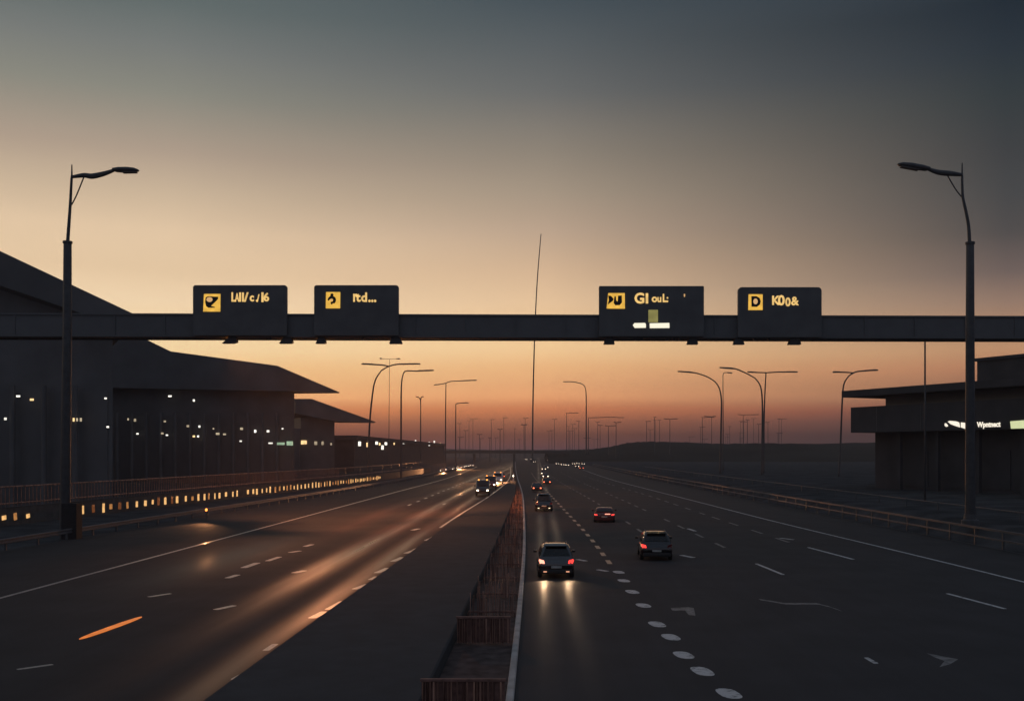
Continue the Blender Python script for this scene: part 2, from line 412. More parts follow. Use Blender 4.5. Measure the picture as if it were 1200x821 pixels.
# ------------------------------------------------------------------ median: raised bed, ribbed strip, kerb line
ZM = .42
med_l = lambda y: MEDL(y) * (1 - ZM / H * .9); med_r = lambda y: DRAIN(y)
yy = ys_between(-30, 700)
mb = MB()
rings = []
for y in yy:
    l, r = med_l(y), max(med_r(y) - .02, med_l(y) + .5)
    rings.append([(l, y, -.02), (l, y, ZM - .05), (l + .05, y, ZM), (r - .05, y, ZM), (r, y, ZM - .05), (r, y, -.02)])
mb.loft(rings)
mb.build('median_ground', M['median'], kind='structure')
sheet('median_channel_ground', lambda y: DRAIN(y) + .002, lambda y: KERB(y) - .21, -30, 420, -.006, M['channel'])
rings = [[(KERB(y) - .2, y, -.03), (KERB(y) - .2, y, .1), (KERB(y) - .17, y, .13), (KERB(y) - .03, y, .13), (KERB(y), y, .1), (KERB(y), y, -.03)] for y in yy]
MB().loft(rings).build('median_kerb', M['kerb'], kind='structure')

# anti-glare screens standing across the strip
def ribbed_screen(w, h, ragged, seed):
    mb = MB(); r = random.Random(seed); x = -w / 2 + .05
    while x < w / 2 - .06:                       # uneven upright ribs
        d = .02 + .05 * r.random()
        top = h - .07 if not ragged else h * (.55 + .6 * r.random() ** .7)
        y0 = 0 if not ragged else .5 * (r.random() - .5)
        pr = [(x, y0), (x + d * .3, y0 - .045 - .02 * r.random()), (x + d * .7, y0 - .05), (x + d, y0), (x + d, y0 + .02), (x, y0 + .02)]
        mb.loft([[(a, b_, .04) for a, b_ in pr], [(a, b_, top) for a, b_ in pr]])
        x += d + .015 + .11 * r.random() ** 2
    return mb
def make_screen(w, h, label, loc, ragged=False, seed=3):
    t = thing('anti_glare_screen', label, 'screen', loc, 0, 'ribbed screens across the median strip')
    ribbed_screen(w, h, ragged, seed).build('panel', M['screen'], t)
    if not ragged: MB().span((-w / 2 + .03, .021, .06), (w / 2 - .03, .03, h - .07)).build('backing', M['screen_dark'], t)
    zr_ = h if not ragged else .22
    MB().span((-w / 2, -.05, zr_ - .07), (w / 2, .05, zr_)).build('top_rail' if not ragged else 'bottom_rail', M['screen_dark'], t, bevel=.01)
    for sx in (-1, 1) if ragged else ():
        MB().span((sx * w / 2 - .03, -.04, 0), (sx * w / 2 + .03, .04, zr_ - .07)).build('post', M['screen_dark'], t)
    return t
scr_y = [24.5, 33.7, 39.4, 44.5, 50, 56, 62, 68.5, 75, 82, 89, 97, 105, 114, 124, 135, 147, 160]
screens_at = []
for i, y in enumerate(scr_y):
    l, r = DRAIN(y) + .06, KERB(y) - .26
    screens_at.append((y, (l + r) / 2, r - l))
first = make_screen(2.05, .9, 'nearest rust-coloured ribbed screen across the median strip at the bottom edge', (screens_at[0][1], screens_at[0][0], 0))
scr_label = ['framed rust-coloured ribbed screen on its own, beyond the dark gap']
rag = None
for i, (y, x, w) in enumerate(screens_at[1:]):
    if i < 1:
        c = copy_thing(first, (x, y, 0), 0, scr_label[i]); w0 = 2.05
    else:
        lb = 'ragged ribbed rusty screen in the tightly packed far run along the median kerb'
        if rag is None: rag = c = make_screen(2., 1.05, lb, (x, y, 0), True, 11)
        else: c = copy_thing(rag, (x, y, 0), 0, lb)
        if i % 2: c.rotation_euler.z = PI
        w0 = 2.
    c.scale.x = w / w0; c.scale.z = 1 + .16 * (rnd.random() - .5)

# ------------------------------------------------------------------ guard rails
def w_beam(f, a, b, z0, z1, face, t=.08):
    """corrugated rail; face = +1 bulges to +x"""
    rings = []
    for y in ys_between(a, b):
        x = f(y); h = z1 - z0
        prof = [(0, 0), (t, .12), (t, .3), (.3 * t, .42), (.3 * t, .58), (t, .7), (t, .88), (0, 1)]
        o = [(x + face * d, y, z0 + h * u) for d, u in prof]
        rings.append(o + [(x - face * .012, y, z1), (x - face * .012, y, z0)])
    return MB().loft(rings)
t = thing('guard_rail', 'galvanised guard rail with two beams along the outbound shoulder', 'guard rail', (RAIL_R(60), 60, 0))
def child_local(o, par): o.parent = par; o.matrix_parent_inverse = Matrix.Translation(-par.location)
o = w_beam(RAIL_R, 10, 460, 1.14, 1.3, -1).build('beam', M['steel']); child_local(o, t)
o = w_beam(lambda y: RAIL_R(y) - .02, 10, 460, .58, .70, -1).build('beam', M['steel']); child_local(o, t)
y = 14; n = 0
while y < 300:
    o = MB().span((RAIL_R(y) + .03, y - .06, -.02), (RAIL_R(y) + .15, y + .06, 1.28)).build('post', M['dark_steel']); child_local(o, t)
    y += 4 if y < 160 else 8
o = sheet('foot_kerb', lambda y: RAIL_R(y) - .12, lambda y: RAIL_R(y) + .02, 10, 460, .05, M['concrete'], kind=None); child_local(o, t)

t = thing('guard_rail', 'low galvanised guard rail along the inbound shoulder before the lit parapet', 'guard rail', (RAIL_L(70), 70, 0))
o = w_beam(RAIL_L, 10, 430, .44, .8, 1).build('beam', M['steel']); child_local(o, t)
y = 14
while y < 300:
    o = MB().span((RAIL_L(y) - .17, y - .06, -.02), (RAIL_L(y) - .03, y + .06, .78)).build('post', M['dark_steel']); child_local(o, t)
    y += 4 if y < 160 else 8
# field fence on the right bank
t = thing('rail_fence', 'thin single-rail fence on the bank behind the outbound guard rail', 'fence', (36, 80, 1.0))
FEN = table((10, 37.5), (90, 36), (200, 35), (420, 34))
zf = lambda y: bank(FEN(y), y)
yy2 = ys_between(14, 330)
o = MB().tube([(FEN(y), y, zf(y) + .72) for y in yy2], .045, 6).build('rail', M['steel']); child_local(o, t)
for i in range(40):
    y = 16 + i * 7.6
    o = MB().tube([(FEN(y), y, zf(y) - .1), (FEN(y), y, zf(y) + .76)], .05, 6).build('post', M['dark_steel']); child_local(o, t)

# lit parapet wall on the left, with a picket fence behind it
t = thing('parapet_wall', 'low dark parapet wall with a row of glowing upright slots', 'wall', (SLOTS(120), 120, 0))
rings = [[(SLOTS(y) - .35, y, -.05), (SLOTS(y) - .35, y, 1.5), (SLOTS(y), y, 1.5), (SLOTS(y), y, -.05)] for y in ys_between(60, 330)]
o = MB().loft(rings).build('wall', M['concrete']); child_local(o, t)
o = sheet('coping', lambda y: SLOTS(y) - .42, lambda y: SLOTS(y) + .07, 60, 330, 1.56, M['concrete'], kind=None); child_local(o, t)
y = 86.5; k = 0
while y < 232 and k < 84:
    gap = k in (4, 5, 6, 31)
    if not gap:
        yaw = math.atan2(SLOTS(y + .5) - SLOTS(y - .5), 1.0)
        h = .5 + .45 * rnd.random(); w = .16 + .22 * rnd.random(); ms = M[rnd.choice(('slot', 'slot', 'slot_dim', 'slot_dim', 'slot_faint') if y < 125 else ('slot', 'slot', 'slot_dim'))]
        if k < 5: h *= .7
        lean = (.25 * (rnd.random() - .5)) if y < 118 else .04 * (rnd.random() - .5)
        R = Matrix.Rotation(-yaw, 4, 'Z') @ Matrix.Rotation(lean, 4, 'X')
        o = MB().box((0, 0, 0), (.1, w * 1.5, h), R).build('light_slot', ms, bevel=.03)
        o.location = (SLOTS(y) + .052, y + .35 * (rnd.random() - .5), .66 + .1 * (rnd.random() - .5)); child_local(o, t)
    y += 1.5 + .8 * rnd.random(); k += 1
PF = lambda y: SLOTS(y) - 1.6
t = thing('picket_fence', 'tall dim picket fence behind the glowing parapet', 'fence', (PF(120), 120, 0))
yy2 = ys_between(62, 320)
for z in (3.25, 1.75):
    o = MB().tube([(PF(y), y, z) for y in yy2], .07, 6).build('rail', M['screen']); child_local(o, t)
mb = MB(); y = 62
while y < 200:
    mb.span((PF(y) - .02, y - .05, .0), (PF(y) + .02, y + .05, 3.2)); y += .62
o = mb.build('pickets', M['screen_dark']); o['kind'] = 'stuff'; child_local(o, t)
y = 62
while y < 320:
    o = MB().span((PF(y) - .18, y - .08, -.05), (PF(y) - .03, y + .08, 3.4)).build('post', M['dark_steel']); child_local(o, t); y += 13

# amber marker lamps and the orange dash, given added glow, in the inbound carriageway
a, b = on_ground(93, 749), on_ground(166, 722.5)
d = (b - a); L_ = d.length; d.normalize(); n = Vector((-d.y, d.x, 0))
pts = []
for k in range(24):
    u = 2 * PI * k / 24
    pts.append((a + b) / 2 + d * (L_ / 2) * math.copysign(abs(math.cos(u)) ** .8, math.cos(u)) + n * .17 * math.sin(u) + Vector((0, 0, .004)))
o = MB().prism(pts, (0, 0, .02)).build('glowing_dash', M['orange_dash'])
tag(o, 'long orange dash on the inbound asphalt, given its own glow', 'road marking')
p = at(243, 598, 0.1 + F * 5.3 / 68)
t = thing('marker_lamp', 'low amber marker lamp glowing on the inbound guard rail', 'lamp', (p.x - .1, p.y, 0))
MB().tube([(0, 0, -.02), (0, 0, .95)], .035, 8).build('post', M['dark_steel'], t)
MB().lathe([(.95, .05), (1.0, .1), (1.15, .1), (1.2, .04)], (0, 0, 0), 'z', 12).build('lens', lit('amber_marker_light', srgb(255, 150, 70), 3.), t, smooth=True)
spot('marker_light', t, (0, -.13, 1.08), (.15, -1, -.1), 900, (1., .42, .17), 50)

# ------------------------------------------------------------------ gantry
YG = 82.8; sG = F / YG
t = thing('sign_gantry', 'dark steel gantry beam crossing high above both carriageways', 'gantry', at(600, 530, YG) * 1.0)
t.location.z = 0; base = t.location.copy()
def gz(px, py): return at(px, py, YG)
xl, xr = (-130 - CX) / sG, (1330 - CX) / sG
zt = lambda x: H + (CY - (366.5 + 3.5 * ((x * sG + CX) / 1200))) / sG
zb = lambda x: H + (CY - (394 + 2.5 * ((x * sG + CX) / 1200))) / sG
mb = MB()
def beam_ring(x):
    a, b = zb(x), zt(x)
    return [(x, YG, a), (x, YG, a + .16), (x, YG + .1, a + .16), (x, YG + .1, b - .14), (x, YG, b - .14), (x, YG, b), (x, YG + 1.7, b), (x, YG + 1.7, a)]
mb.loft([beam_ring(xl), beam_ring((xl + xr) / 2), beam_ring(xr)])
o = mb.build('beam', M['beam']); child_local(o, t)
for i in range(25):
    x = xl + 2 + i * 4.05
    o = MB().span((x - .06, YG + .03, zb(x) + .16), (x + .06, YG + .1, zt(x) - .14)).build('stiffener', M['beam']); child_local(o, t)
for x in (xl + 1, xr - 1):
    o = MB().span((x - .55, YG + .3, -.1), (x + .55, YG + 1.4, zb(x) - .003)).build('leg', M['beam'], bevel=.05); child_local(o, t)
o = MB().tube([(x, YG + 1.45, zb(x) - .07) for x in (xl + 2, xr - 2)], .06, 8).build('cable_tube', M['dark_steel']); child_local(o, t)
ADDED_FLOODS = []
for px, lean, wd in ((272, -.45, 13), (336, -.2, 14), (376, -.1, 11), (463, 0, 15), (714, 0, 13), (812, 0, 13), (866, .05, 13), (932, 0, 15)):
    x = (px - CX) / sG; w = wd / sG / 2; z = zb(x)
    pr = [(x - w * .65, z - .003), (x + w * .65, z - .003), (x + w + lean * .3, z - .4), (x + w + lean, z - .5), (x - w + lean, z - .5)]
    o = MB().prism([(a, YG + .15, b) for a, b in pr], (0, .55, 0)).build('floodlight', M['dark_steel'], bevel=.02); child_local(o, t)
    if px < 470:
        ln = MB().prism([(x + lean - w * .8, YG + .703, z - .46), (x + lean + w * .8, YG + .703, z - .46), (x + lean + w * .6, YG + .703, z - .2), (x + lean - w * .6, YG + .703, z - .2)], (0, .02, 0)).build('lens', M['amber_glow']); ln.parent = o  # amber lens added to an unlit floodlight, facing away from view
        ADDED_FLOODS.append((o, Vector((x + lean, YG + .8, z - .62)), px))
for px in (316, 424, 745, 752, 782, 790, 797, 885, 902):
    x = (px - CX) / sG; z = zb(x)
    o = MB().span((x - .09, YG + .2, z - .2), (x + .09, YG + .42, z - .003)).build('bracket', M['dark_steel']); child_local(o, t)

FONT_CACHE = {}
def text_mesh(txt, size, m, name, parent, loc, depth=.03, sx=1., bold=.012, rot=PI / 2, rz=0.):
    cu = bpy.data.curves.new('lettering_curve', 'FONT'); cu.body = txt; cu.size = size; cu.extrude = depth / 2; cu.offset = bold * size; cu.resolution_u = 3
    tmp = bpy.data.objects.new('lettering_tmp', cu); COL.objects.link(tmp)
    dg = bpy.context.evaluated_depsgraph_get()
    me = bpy.data.meshes.new_from_object(tmp.evaluated_get(dg)); bpy.data.objects.remove(tmp); bpy.data.curves.remove(cu)
    me.materials.clear(); me.materials.append(m)
    o = bpy.data.objects.new(name, me); COL.objects.link(o); o.parent = parent
    o.location = loc; o.rotation_euler = (rot, 0, rz); o.scale.x = sx
    return o

YF = YG - .4; sS = F / YF
def sign(label, x0, x1, y0, y1, corners, rr, yl=393):
    cx = (x0 + x1) / 2
    t = thing('gantry_sign', label, 'road sign', ((cx - CX) / sS, YF, H + (CY - yl) / sS), 0, 'black signs on the gantry beam')
    W2 = (x1 - x0) / sS / 2; hh = (yl - y0) / sS
    MB().prism([(x, 0, z) for x, z in rounded_rect(-W2, W2, 0, hh, rr / sS, 5, corners)], (0, .34, 0)).build('panel', M['sign'], t, bevel=.015)
    for sx in (-.6, .6):
        MB().span((sx * W2 - .08, .345, .1), (sx * W2 + .08, .397, hh - .3)).build('mounting_post', M['dark_steel'], t)
    def loc(px, py, d): return Vector(((px - cx) / sS, -d, (yl - py) / sS))
    return t, loc
def flat(loc, pts, name, m, parent, d0, d1):
    a = [loc(x, y, d1) for x, y in pts]
    return MB().prism(a, (0, d1 - d0, 0)).build(name, m, parent)
def circ(cx, cy, rx, ry, n=16): return [(cx + rx * math.cos(2 * PI * k / n), cy + ry * math.sin(2 * PI * k / n)) for k in range(n)]
def text_run(items, m, parent, lc):
    bm = bmesh.new()
    for txt, px, py, sz, k in items:
        o = text_mesh(txt, sz, m, 'lettering', parent, lc(px, py, .012), sx=k, bold=.03)
        me = o.data.copy(); me.transform(Matrix.LocRotScale(o.location, o.rotation_euler, o.scale)); bm.from_mesh(me)
        bpy.data.objects.remove(o)
    MB_ = MB(); MB_.bm.free(); MB_.bm = bm
    return MB_.build('lettering', m, parent, fix=False)
Z1 = lambda pts, ox, oy, k=10.: [(ox + x / k, oy + y / k) for x, y in pts]

t, lc = sign('black gantry sign with a dark swoosh on its square and the longest lettering', 226, 336, 334, 394, (0, 0, 1, 1), 3)
flat(lc, [(239.2, 344.4), (258.4, 344.4), (258.2, 365.0), (238.2, 365.0)], 'pictogram', M['sign_yellow'], t, .003, .04)
flat(lc, Z1([(152, 185), (180, 172), (298, 178), (297, 205), (258, 245), (232, 268), (216, 286), (258, 296), (262, 306), (185, 306), (158, 288), (146, 240)], 226, 330), 'symbol', M['sign_black'], t, .041, .06)
flat(lc, Z1(circ(198, 210, 36, 29), 226, 330), 'symbol_spot', M['sign_pale'], t, .061, .07)
text_run([('L', 270.8, 353, 1.02, .78), ('A', 275.6, 353, .92, .5), ('l', 279.8, 353, 1.0, 1.0), ('l', 283.2, 353, 1.0, 1.0), ('/', 286.3, 353, 1.0, 1.1), ('c', 292.6, 352.6, .9, .9), ('.', 299.6, 353, 1.0, 1.), ('/', 301.2, 353.2, .8, .8), ('l', 305.8, 353.4, 1.05, 1.1), ('6', 308.8, 352.6, .92, 1.)], M['sign_text'], t, lc)

t, lc = sign('black gantry sign with a crouching mark on its square and short lettering', 368, 467, 334, 394, (0, 0, 1, 1), 3)
flat(lc, [(382.2, 342.2), (398.8, 342.2), (398.6, 361.2), (381.9, 361.2)], 'pictogram', M['sign_yellow'], t, .003, .04)
flat(lc, Z1([(276, 140), (300, 138), (312, 150), (306, 168), (332, 186), (340, 212), (334, 238), (318, 258), (304, 252), (290, 270), (276, 258), (278, 236), (300, 232), (306, 214), (292, 198), (268, 206), (256, 224), (240, 218), (246, 192), (272, 168)], 360, 330), 'symbol', M['sign_black'], t, .041, .06)
flat(lc, Z1(circ(287, 216, 14, 14, 10), 360, 330), 'symbol_spot', M['sign_pale'], t, .061, .07)
text_run([('r', 413.4, 353, 1.25, .75), ('t', 417.4, 353, 1.0, 1.), ('d', 423., 353.2, 1.02, 1.0), ('...', 431.4, 353.4, 1.15, .9)], M['sign_text'], t, lc)

t, lc = sign('widest black gantry sign with two white bars and a dim green block', 702, 825, 335, 395, (0, 0, 1, 1), 1.2, 394)
zz = lambda pts: [(700 + x / 9.23, 330 + y / 9.23) for x, y in pts]
flat(lc, zz([(118, 124), (296, 124), (298, 292), (100, 290)]), 'pictogram', M['sign_yellow'], t, .003, .04)
flat(lc, zz([(118, 152), (148, 154), (176, 186), (168, 208), (112, 248), (124, 200)]), 'symbol', M['sign_black'], t, .041, .06)
flat(lc, zz([(186, 156), (200, 160), (205, 205), (218, 216), (224, 152), (264, 150), (266, 226), (242, 254), (196, 256), (176, 232), (180, 190)]), 'symbol', M['sign_black'], t, .041, .06)
text_run([('G', 743.2, 355, 1.15, 1.), ('l', 756., 355, 1.1, 1.2), ('o', 763.6, 353.6, .85, 1.), ('u', 770, 353.6, .8, .9), ('L', 776.2, 353.6, .9, .8), (':', 781, 353.6, .8, .9)], M['sign_text'], t, lc)
text_mesh("'", .8, M['sign_pale'], 'lettering', t, lc(801, 353, .012), bold=.02)
flat(lc, zz([(400, 448), (515, 446), (525, 462), (524, 498), (404, 500), (384, 470)]), 'light_bar', M['sign_white'], t, .003, .05)
flat(lc, zz([(566, 450), (778, 446), (780, 500), (568, 502)]), 'light_bar', M['sign_white'], t, .003, .05)
flat(lc, zz([(552, 305), (655, 305), (655, 438), (552, 438)]), 'light_block', M['sign_green'], t, .003, .05)

t, lc = sign('black gantry sign with a letter D on its square and a rounded corner', 865, 963, 336.3, 396, (0, 0, 1, 1), 4.5, 395)
flat(lc, Z1([(172, 148), (336, 148), (336, 332), (168, 332)], 860, 330), 'pictogram', M['sign_yellow'], t, .003, .04)
flat(lc, Z1([(203, 170), (262, 170), (300, 192), (314, 230), (304, 268), (268, 296), (205, 294)], 860, 330), 'symbol', M['sign_black'], t, .041, .06)
flat(lc, Z1(circ(252, 232, 26, 34), 860, 330), 'symbol_spot', M['sign_pale'], t, .061, .07)
text_run([('K', 904.2, 356.8, 1.0, .95), ('0', 911.6, 357.2, 1.1, 1.0), ('0', 920.2, 358.4, .95, .9), ('&', 927.2, 357.2, .95, .95)], M['sign_text'], t, lc)

# ------------------------------------------------------------------ street lamps
def smooth_path(pts, n=6):
    """Catmull-Rom through the points"""
    P = [Vector(p) for p in pts]; out = []
    for i in range(len(P) - 1):
        p0, p1, p2, p3 = P[max(i - 1, 0)], P[i], P[i + 1], P[min(i + 2, len(P) - 1)]
        for k in range(n):
            u = k / n
            out.append(.5 * ((2 * p1) + (p2 - p0) * u + (2 * p0 - 5 * p1 + 4 * p2 - p3) * u * u + (3 * p1 - p0 - 3 * p2 + p3) * u ** 3))
    out.append(P[-1]); return out

def tall_lamp(label, pole_px, Y, ground_z, thick, thin, arm, head, brace, spike, plinth=False):
    s = F / Y
    t = thing('street_lamp', label, 'street lamp', ((pole_px - CX) / s, Y, ground_z), 0, 'tall lamps beside the gantry')
    L = lambda p: Vector(((p[0] - pole_px) / s, 0, H + (CY - p[1]) / s - ground_z))
    top = L(thick[0]); w = .30
    MB().tube([(L((thick[1], 0)).x, 0, -.1), (top.x * .8, 0, top.z * .7), top], [.37, .31, .28], 14).build('pole', M['dark_steel'], t, smooth=True, bevel=.02)
    MB().tube([top + Vector((0, 0, -.02)), top + Vector((0, 0, .16))], [.34, .34], 14).build('collar', M['dark_steel'], t, bevel=.03)
    th = smooth_path([L(p) for p in thin]); k = len(th)
    MB().tube(th, [.13 - .05 * i / k for i in range(k)], 10).build('mast', M['dark_steel'], t, smooth=True)
    MB().tube([L(p) for p in spike], [.07, .04], 8).build('spike', M['dark_steel'], t)
    am = smooth_path([L(p) for p in arm]); k = len(am)
    MB().tube(am, [.10 + .10 * math.sin(PI * i / (k - 1)) for i in range(k)], 10).build('arm', M['dark_steel'], t, smooth=True)
    MB().tube(smooth_path([L(p) for p in brace]), .05, 8).build('brace', M['dark_steel'], t, smooth=True)
    hp = [L(p) for p in head]; ax = (hp[1] - hp[0]); le = ax.length; ax.normalize(); up = Vector((0, 0, 1)); up = (up - ax * up.z).normalized()
    rings = []
    for u, hw, hh in ((0, .16, .14), (.06, .28, .26), (.3, .36, .33), (.65, .38, .33), (.9, .30, .24), (1, .12, .08)):
        c = hp[0] + ax * le * u; rg = []
        for q in range(14):
            a = 2 * PI * q / 14; v = math.sin(a)
            rg.append(c + Vector((0, 1, 0)) * hw * math.cos(a) + up * hh * (v if v > 0 else v * .7))
        rings.append(rg)
    hd = MB().loft(rings).build('lamp_head', M['dark_steel'], t, smooth=True)
    c = hp[0] + ax * le * .55 - up * .235
    MB().box(c, (le * .55, .5, .05), Matrix.Rotation(-math.atan2(ax.z, ax.x), 4, 'Y')).build('lens', M['glass'], hd)
    if plinth:
        MB().span((-.1, -.5, -.1), (1.0, .5, 2.6)).build('cabinet', M['deep_steel'], t, bevel=.04)
    else:
        MB().lathe([(-.1, .62), (.25, .62), (.32, .45), (.7, .42)], (0, 0, 0), 'z', 16).build('base_plate', M['dark_steel'], t)
    return t
tall_lamp('tall lamp in front of the terminal, its head reaching right', 77, 75, 0., ((79.2, 285), 76), [(79.2, 285), (80.8, 262), (82.3, 240), (83.6, 215), (84.2, 206)],
          [(84.2, 207.5), (98, 205.5), (108, 206.5), (122, 203.5), (135, 199)], [(133, 199.8), (162.5, 199.2)], [(84, 240), (90, 228), (98.5, 207)], [(84.2, 207), (84.2, 193)], plinth=True)
tall_lamp('tall lamp in front of the far end of the gantry, its head reaching left', 1137, 75, 1.1, ((1136.8, 286), 1137), [(1136.2, 286), (1135, 265), (1132, 248), (1128.5, 232), (1127.6, 218), (1127.5, 205)],
          [(1127.5, 205), (1115, 203.5), (1100, 202), (1086, 197.5)], [(1089, 198.8), (1052, 192)], [(1128, 232), (1120, 222), (1110.5, 206)], [(1127.5, 206), (1127.5, 191)])

def road_lamp(label, pole, top_py, arms, height=26., Y=None, gz0=0., rad=.24, group='unlit curved lamps along the road'):
    """pole: px of the base and of the top; arms: polylines of photo points; whole lamp in one upright plane across the road"""
    if Y is None: Y = F * (height - H + gz0) / (CY - top_py)
    s = F / Y; bx = pole[0]
    x0 = (bx - CX) / s
    g0 = gz0 if gz0 else bank(x0, Y)
    t = thing('street_lamp', label, 'street lamp', (x0, Y, g0), 0, group)
    L = lambda p: Vector(((p[0] - bx) / s, 0, H + (CY - p[1]) / s - g0))
    pp = smooth_path([(0, 0, -.1)] + [L(p) for p in pole[1]]); n = len(pp)
    MB().tube(pp, [rad * (1 - .45 * i / n) for i in range(n)], 8).build('pole', M['dark_steel'], t, smooth=True)
    for ar in arms:
        ap = smooth_path([L(p) for p in ar]); n = len(ap)
        MB().tube(ap, [rad * (.6 + .1 * i / n) for i in range(n)], 8).build('arm', M['dark_steel'], t, smooth=True)
        a, b = ap[int(n * .62)], ap[-1]; d = b - a
        MB().loft([[a + d * u + Vector((0, q * .32 * k, r * .2 * k)) for q, r in ((-1, -.6), (1, -.6), (1, .5), (.4, 1), (-.4, 1), (-1, .5))] for u, k in ((0, .6), (.2, 1), (.85, 1), (1.02, .5))]).build('lamp_head', M['dark_steel'], t)
    return t
road_lamp('curved lamp with two arms, tallest of those left of the median', (431, [(433, 500), (436.5, 462), (440, 445), (447, 434)]), 426, [[(447, 434), (456, 429), (468, 426.5), (492, 426.2)], [(456, 429.2), (447, 427.5), (424, 426.2)]])
road_lamp('thin lamp with one short high bar, just behind the two-armed curved lamp', (455.5, [(456, 480), (456.5, 421)]), 420, [[(456.5, 420.6), (450, 420.2), (444.8, 420)], [(456.5, 420.6), (462, 420.4), (469, 420.4)]], Y=300, rad=.1)
road_lamp('lamp with one straight arm to the right, beside the two-armed curved lamp', (470, [(470, 480), (470.5, 450), (472.5, 438)]), 434, [[(472.5, 438), (476, 434.6), (490, 434.6), (508, 433.8)]])
road_lamp('lamp with a tilted two-sided bar over the inbound edge', (522, [(522.2, 490), (522.6, 449)]), 447, [[(522.6, 448.8), (516, 450), (508.5, 451)], [(522.6, 448.8), (528, 446.8), (542, 446), (558.5, 445.4)]], height=30)
road_lamp('slim lamp with a bar top, small, left of the tilted-bar lamp', (492.7, [(492.9, 500), (493, 478)]), 466, [[(493, 478), (492.2, 467), (487.5, 464.6)], [(493, 478), (493.4, 466), (496.5, 464.8)]], height=24)
road_lamp('small lamp with a slanted bar, right of the tilted-bar lamp', (534, [(534, 500), (534.2, 473)]), 472, [[(534.2, 473), (540, 472), (549, 471.8)]], height=24)
road_lamp('single-arm lamp standing on the far hill crest', (687, [(687, 500), (687, 470), (686.6, 458), (685.2, 452)]), 447, [[(685.2, 452), (680, 449), (671, 447.2), (660, 447)]], Y=620, gz0=5.5, rad=.42)
road_lamp('lamp with a long flat bar to the right on the far hill crest', (689.5, [(689.5, 505), (689.6, 489.6)]), 489, [[(689.6, 489.2), (700, 489), (714, 488.6), (731, 489)]], Y=640, gz0=5.5, rad=.3)
road_lamp('leftmost of the curved lamps beyond the outbound barrier', (844, [(845, 500), (845.4, 470), (843, 455), (838, 447)]), 437, [[(838, 447), (828, 441), (812, 436.2), (794.5, 435)]])
road_lamp('slender straight pole lamp beside the leftmost curved outbound lamp', (847.4, [(847.4, 480), (847.2, 440)]), 440, [[(847.2, 440), (849, 436.5), (858, 437)]], height=28, rad=.16)
road_lamp('curved lamp reaching left, paired with the flat T-shaped lamp', (892.5, [(893.4, 500), (893.2, 468), (891, 452), (885, 443)]), 431, [[(885, 443), (874, 437), (860, 431.6), (843.5, 430.6)]])
road_lamp('lamp with a flat T-shaped bar beyond the outbound barrier', (895, [(895.2, 500), (896.2, 465), (897.6, 437)]), 436, [[(897.6, 436.6), (888, 436.2), (876, 435.8)], [(897.6, 436.6), (912, 435.8), (934.5, 435.6)]])
road_lamp('curved lamp with a straight left bar, nearest the building with lit signs', (983, [(985, 520), (987, 470), (989, 450), (995, 440)]), 434, [[(995, 440), (1003, 435.6), (1013, 434.4), (1028.5, 433.4)], [(1000, 436.8), (990, 436), (976, 435.8)]], height=24)

# small far lamps: one mesh each
def far_lamp(px, top, left, right, Y, rad, double=True):
    s = F / Y; x = (px - CX) / s; zt_ = H + (CY - top) / s
    mb = MB().tube([(0, 0, -1), (0, 0, zt_)], [rad, rad * .6], 6)
    hl, hr = left / s, right / s
    mb.tube([(-hl, 0, zt_ + .3), (-hl * .4, 0, zt_ + .2), (0, 0, zt_ - .05), (hr * .4, 0, zt_ + .2), (hr, 0, zt_ + .3)], [rad * .9, rad * .8, rad * .6, rad * .8, rad * .9], 6)
    o = mb.build('street_lamp', M['dark_steel']); o.location = (x, Y, 0)
    return tag(o, 'faint thin street lamp among the many on the hazy horizon', 'street lamp', 'far street lamps on the hazy horizon')
for a in ((664, 484, 1, 14), (785, 491, 7, 9), (823, 489, 1, 14), (834, 488, 9, 5), (871, 486, 6, 18), (889, 497, 2, 3), (722, 495, 3, 6), (713, 499, 4, 9), (767, 489, 1, 2), (586, 503, 3, 3), (562, 509, 3, 3), (574, 513, 2, 2)):
    far_lamp(a[0], a[1], a[2], a[3], 620 + 120 * rnd.random(), .26)
for i in range(46):
    px = (538 + 82 * rnd.random()) if i < 14 else (640 + 290 * rnd.random())
    far_lamp(px, 487 + 28 * rnd.random(), 1 + 3 * rnd.random(), 1 + 5 * rnd.random(), 900 + 500 * rnd.random(), .26 + .1 * rnd.random())

# tall thin masts
Y = 660; s = F / Y
mp = [at(624, 531, Y), at(624.6, 470, Y), at(626.5, 395, Y), at(629.5, 330, Y), at(634, 274, Y)]
t = thing('radio_mast', 'very tall thin leaning mast rising behind the gantry between the carriageways', 'mast', (mp[0].x, Y, 0))
pp = smooth_path([p - t.location for p in mp]); n = len(pp)
MB().tube([(pp[0].x, 0, -1)] + pp, [.62] + [.55 - .3 * i / n for i in range(n)], 8).build('pole', M['dark_steel'], t, smooth=True)
MB().lathe([(-1, 1.6), (1.5, 1.5), (2.2, .7)], (0, 0, 0), 'z', 12).build('base', M['concrete'], t)
Y = 112; s = F / Y; b = at(1084, 560, Y)
t = thing('flagpole', 'thin bare pole in front of the building with lit signs', 'pole', (b.x, Y, 1.1))
MB().tube([(0, 0, -.1), (0, 0, 9), (0, 0, 18.6)], [.12, .11, .09], 8).build('shaft', M['dark_steel'], t, smooth=True)
MB().lathe([(18.6, .1), (18.75, .16), (18.9, .05)], (0, 0, 0), 'z', 10).build('finial', M['dark_steel'], t)

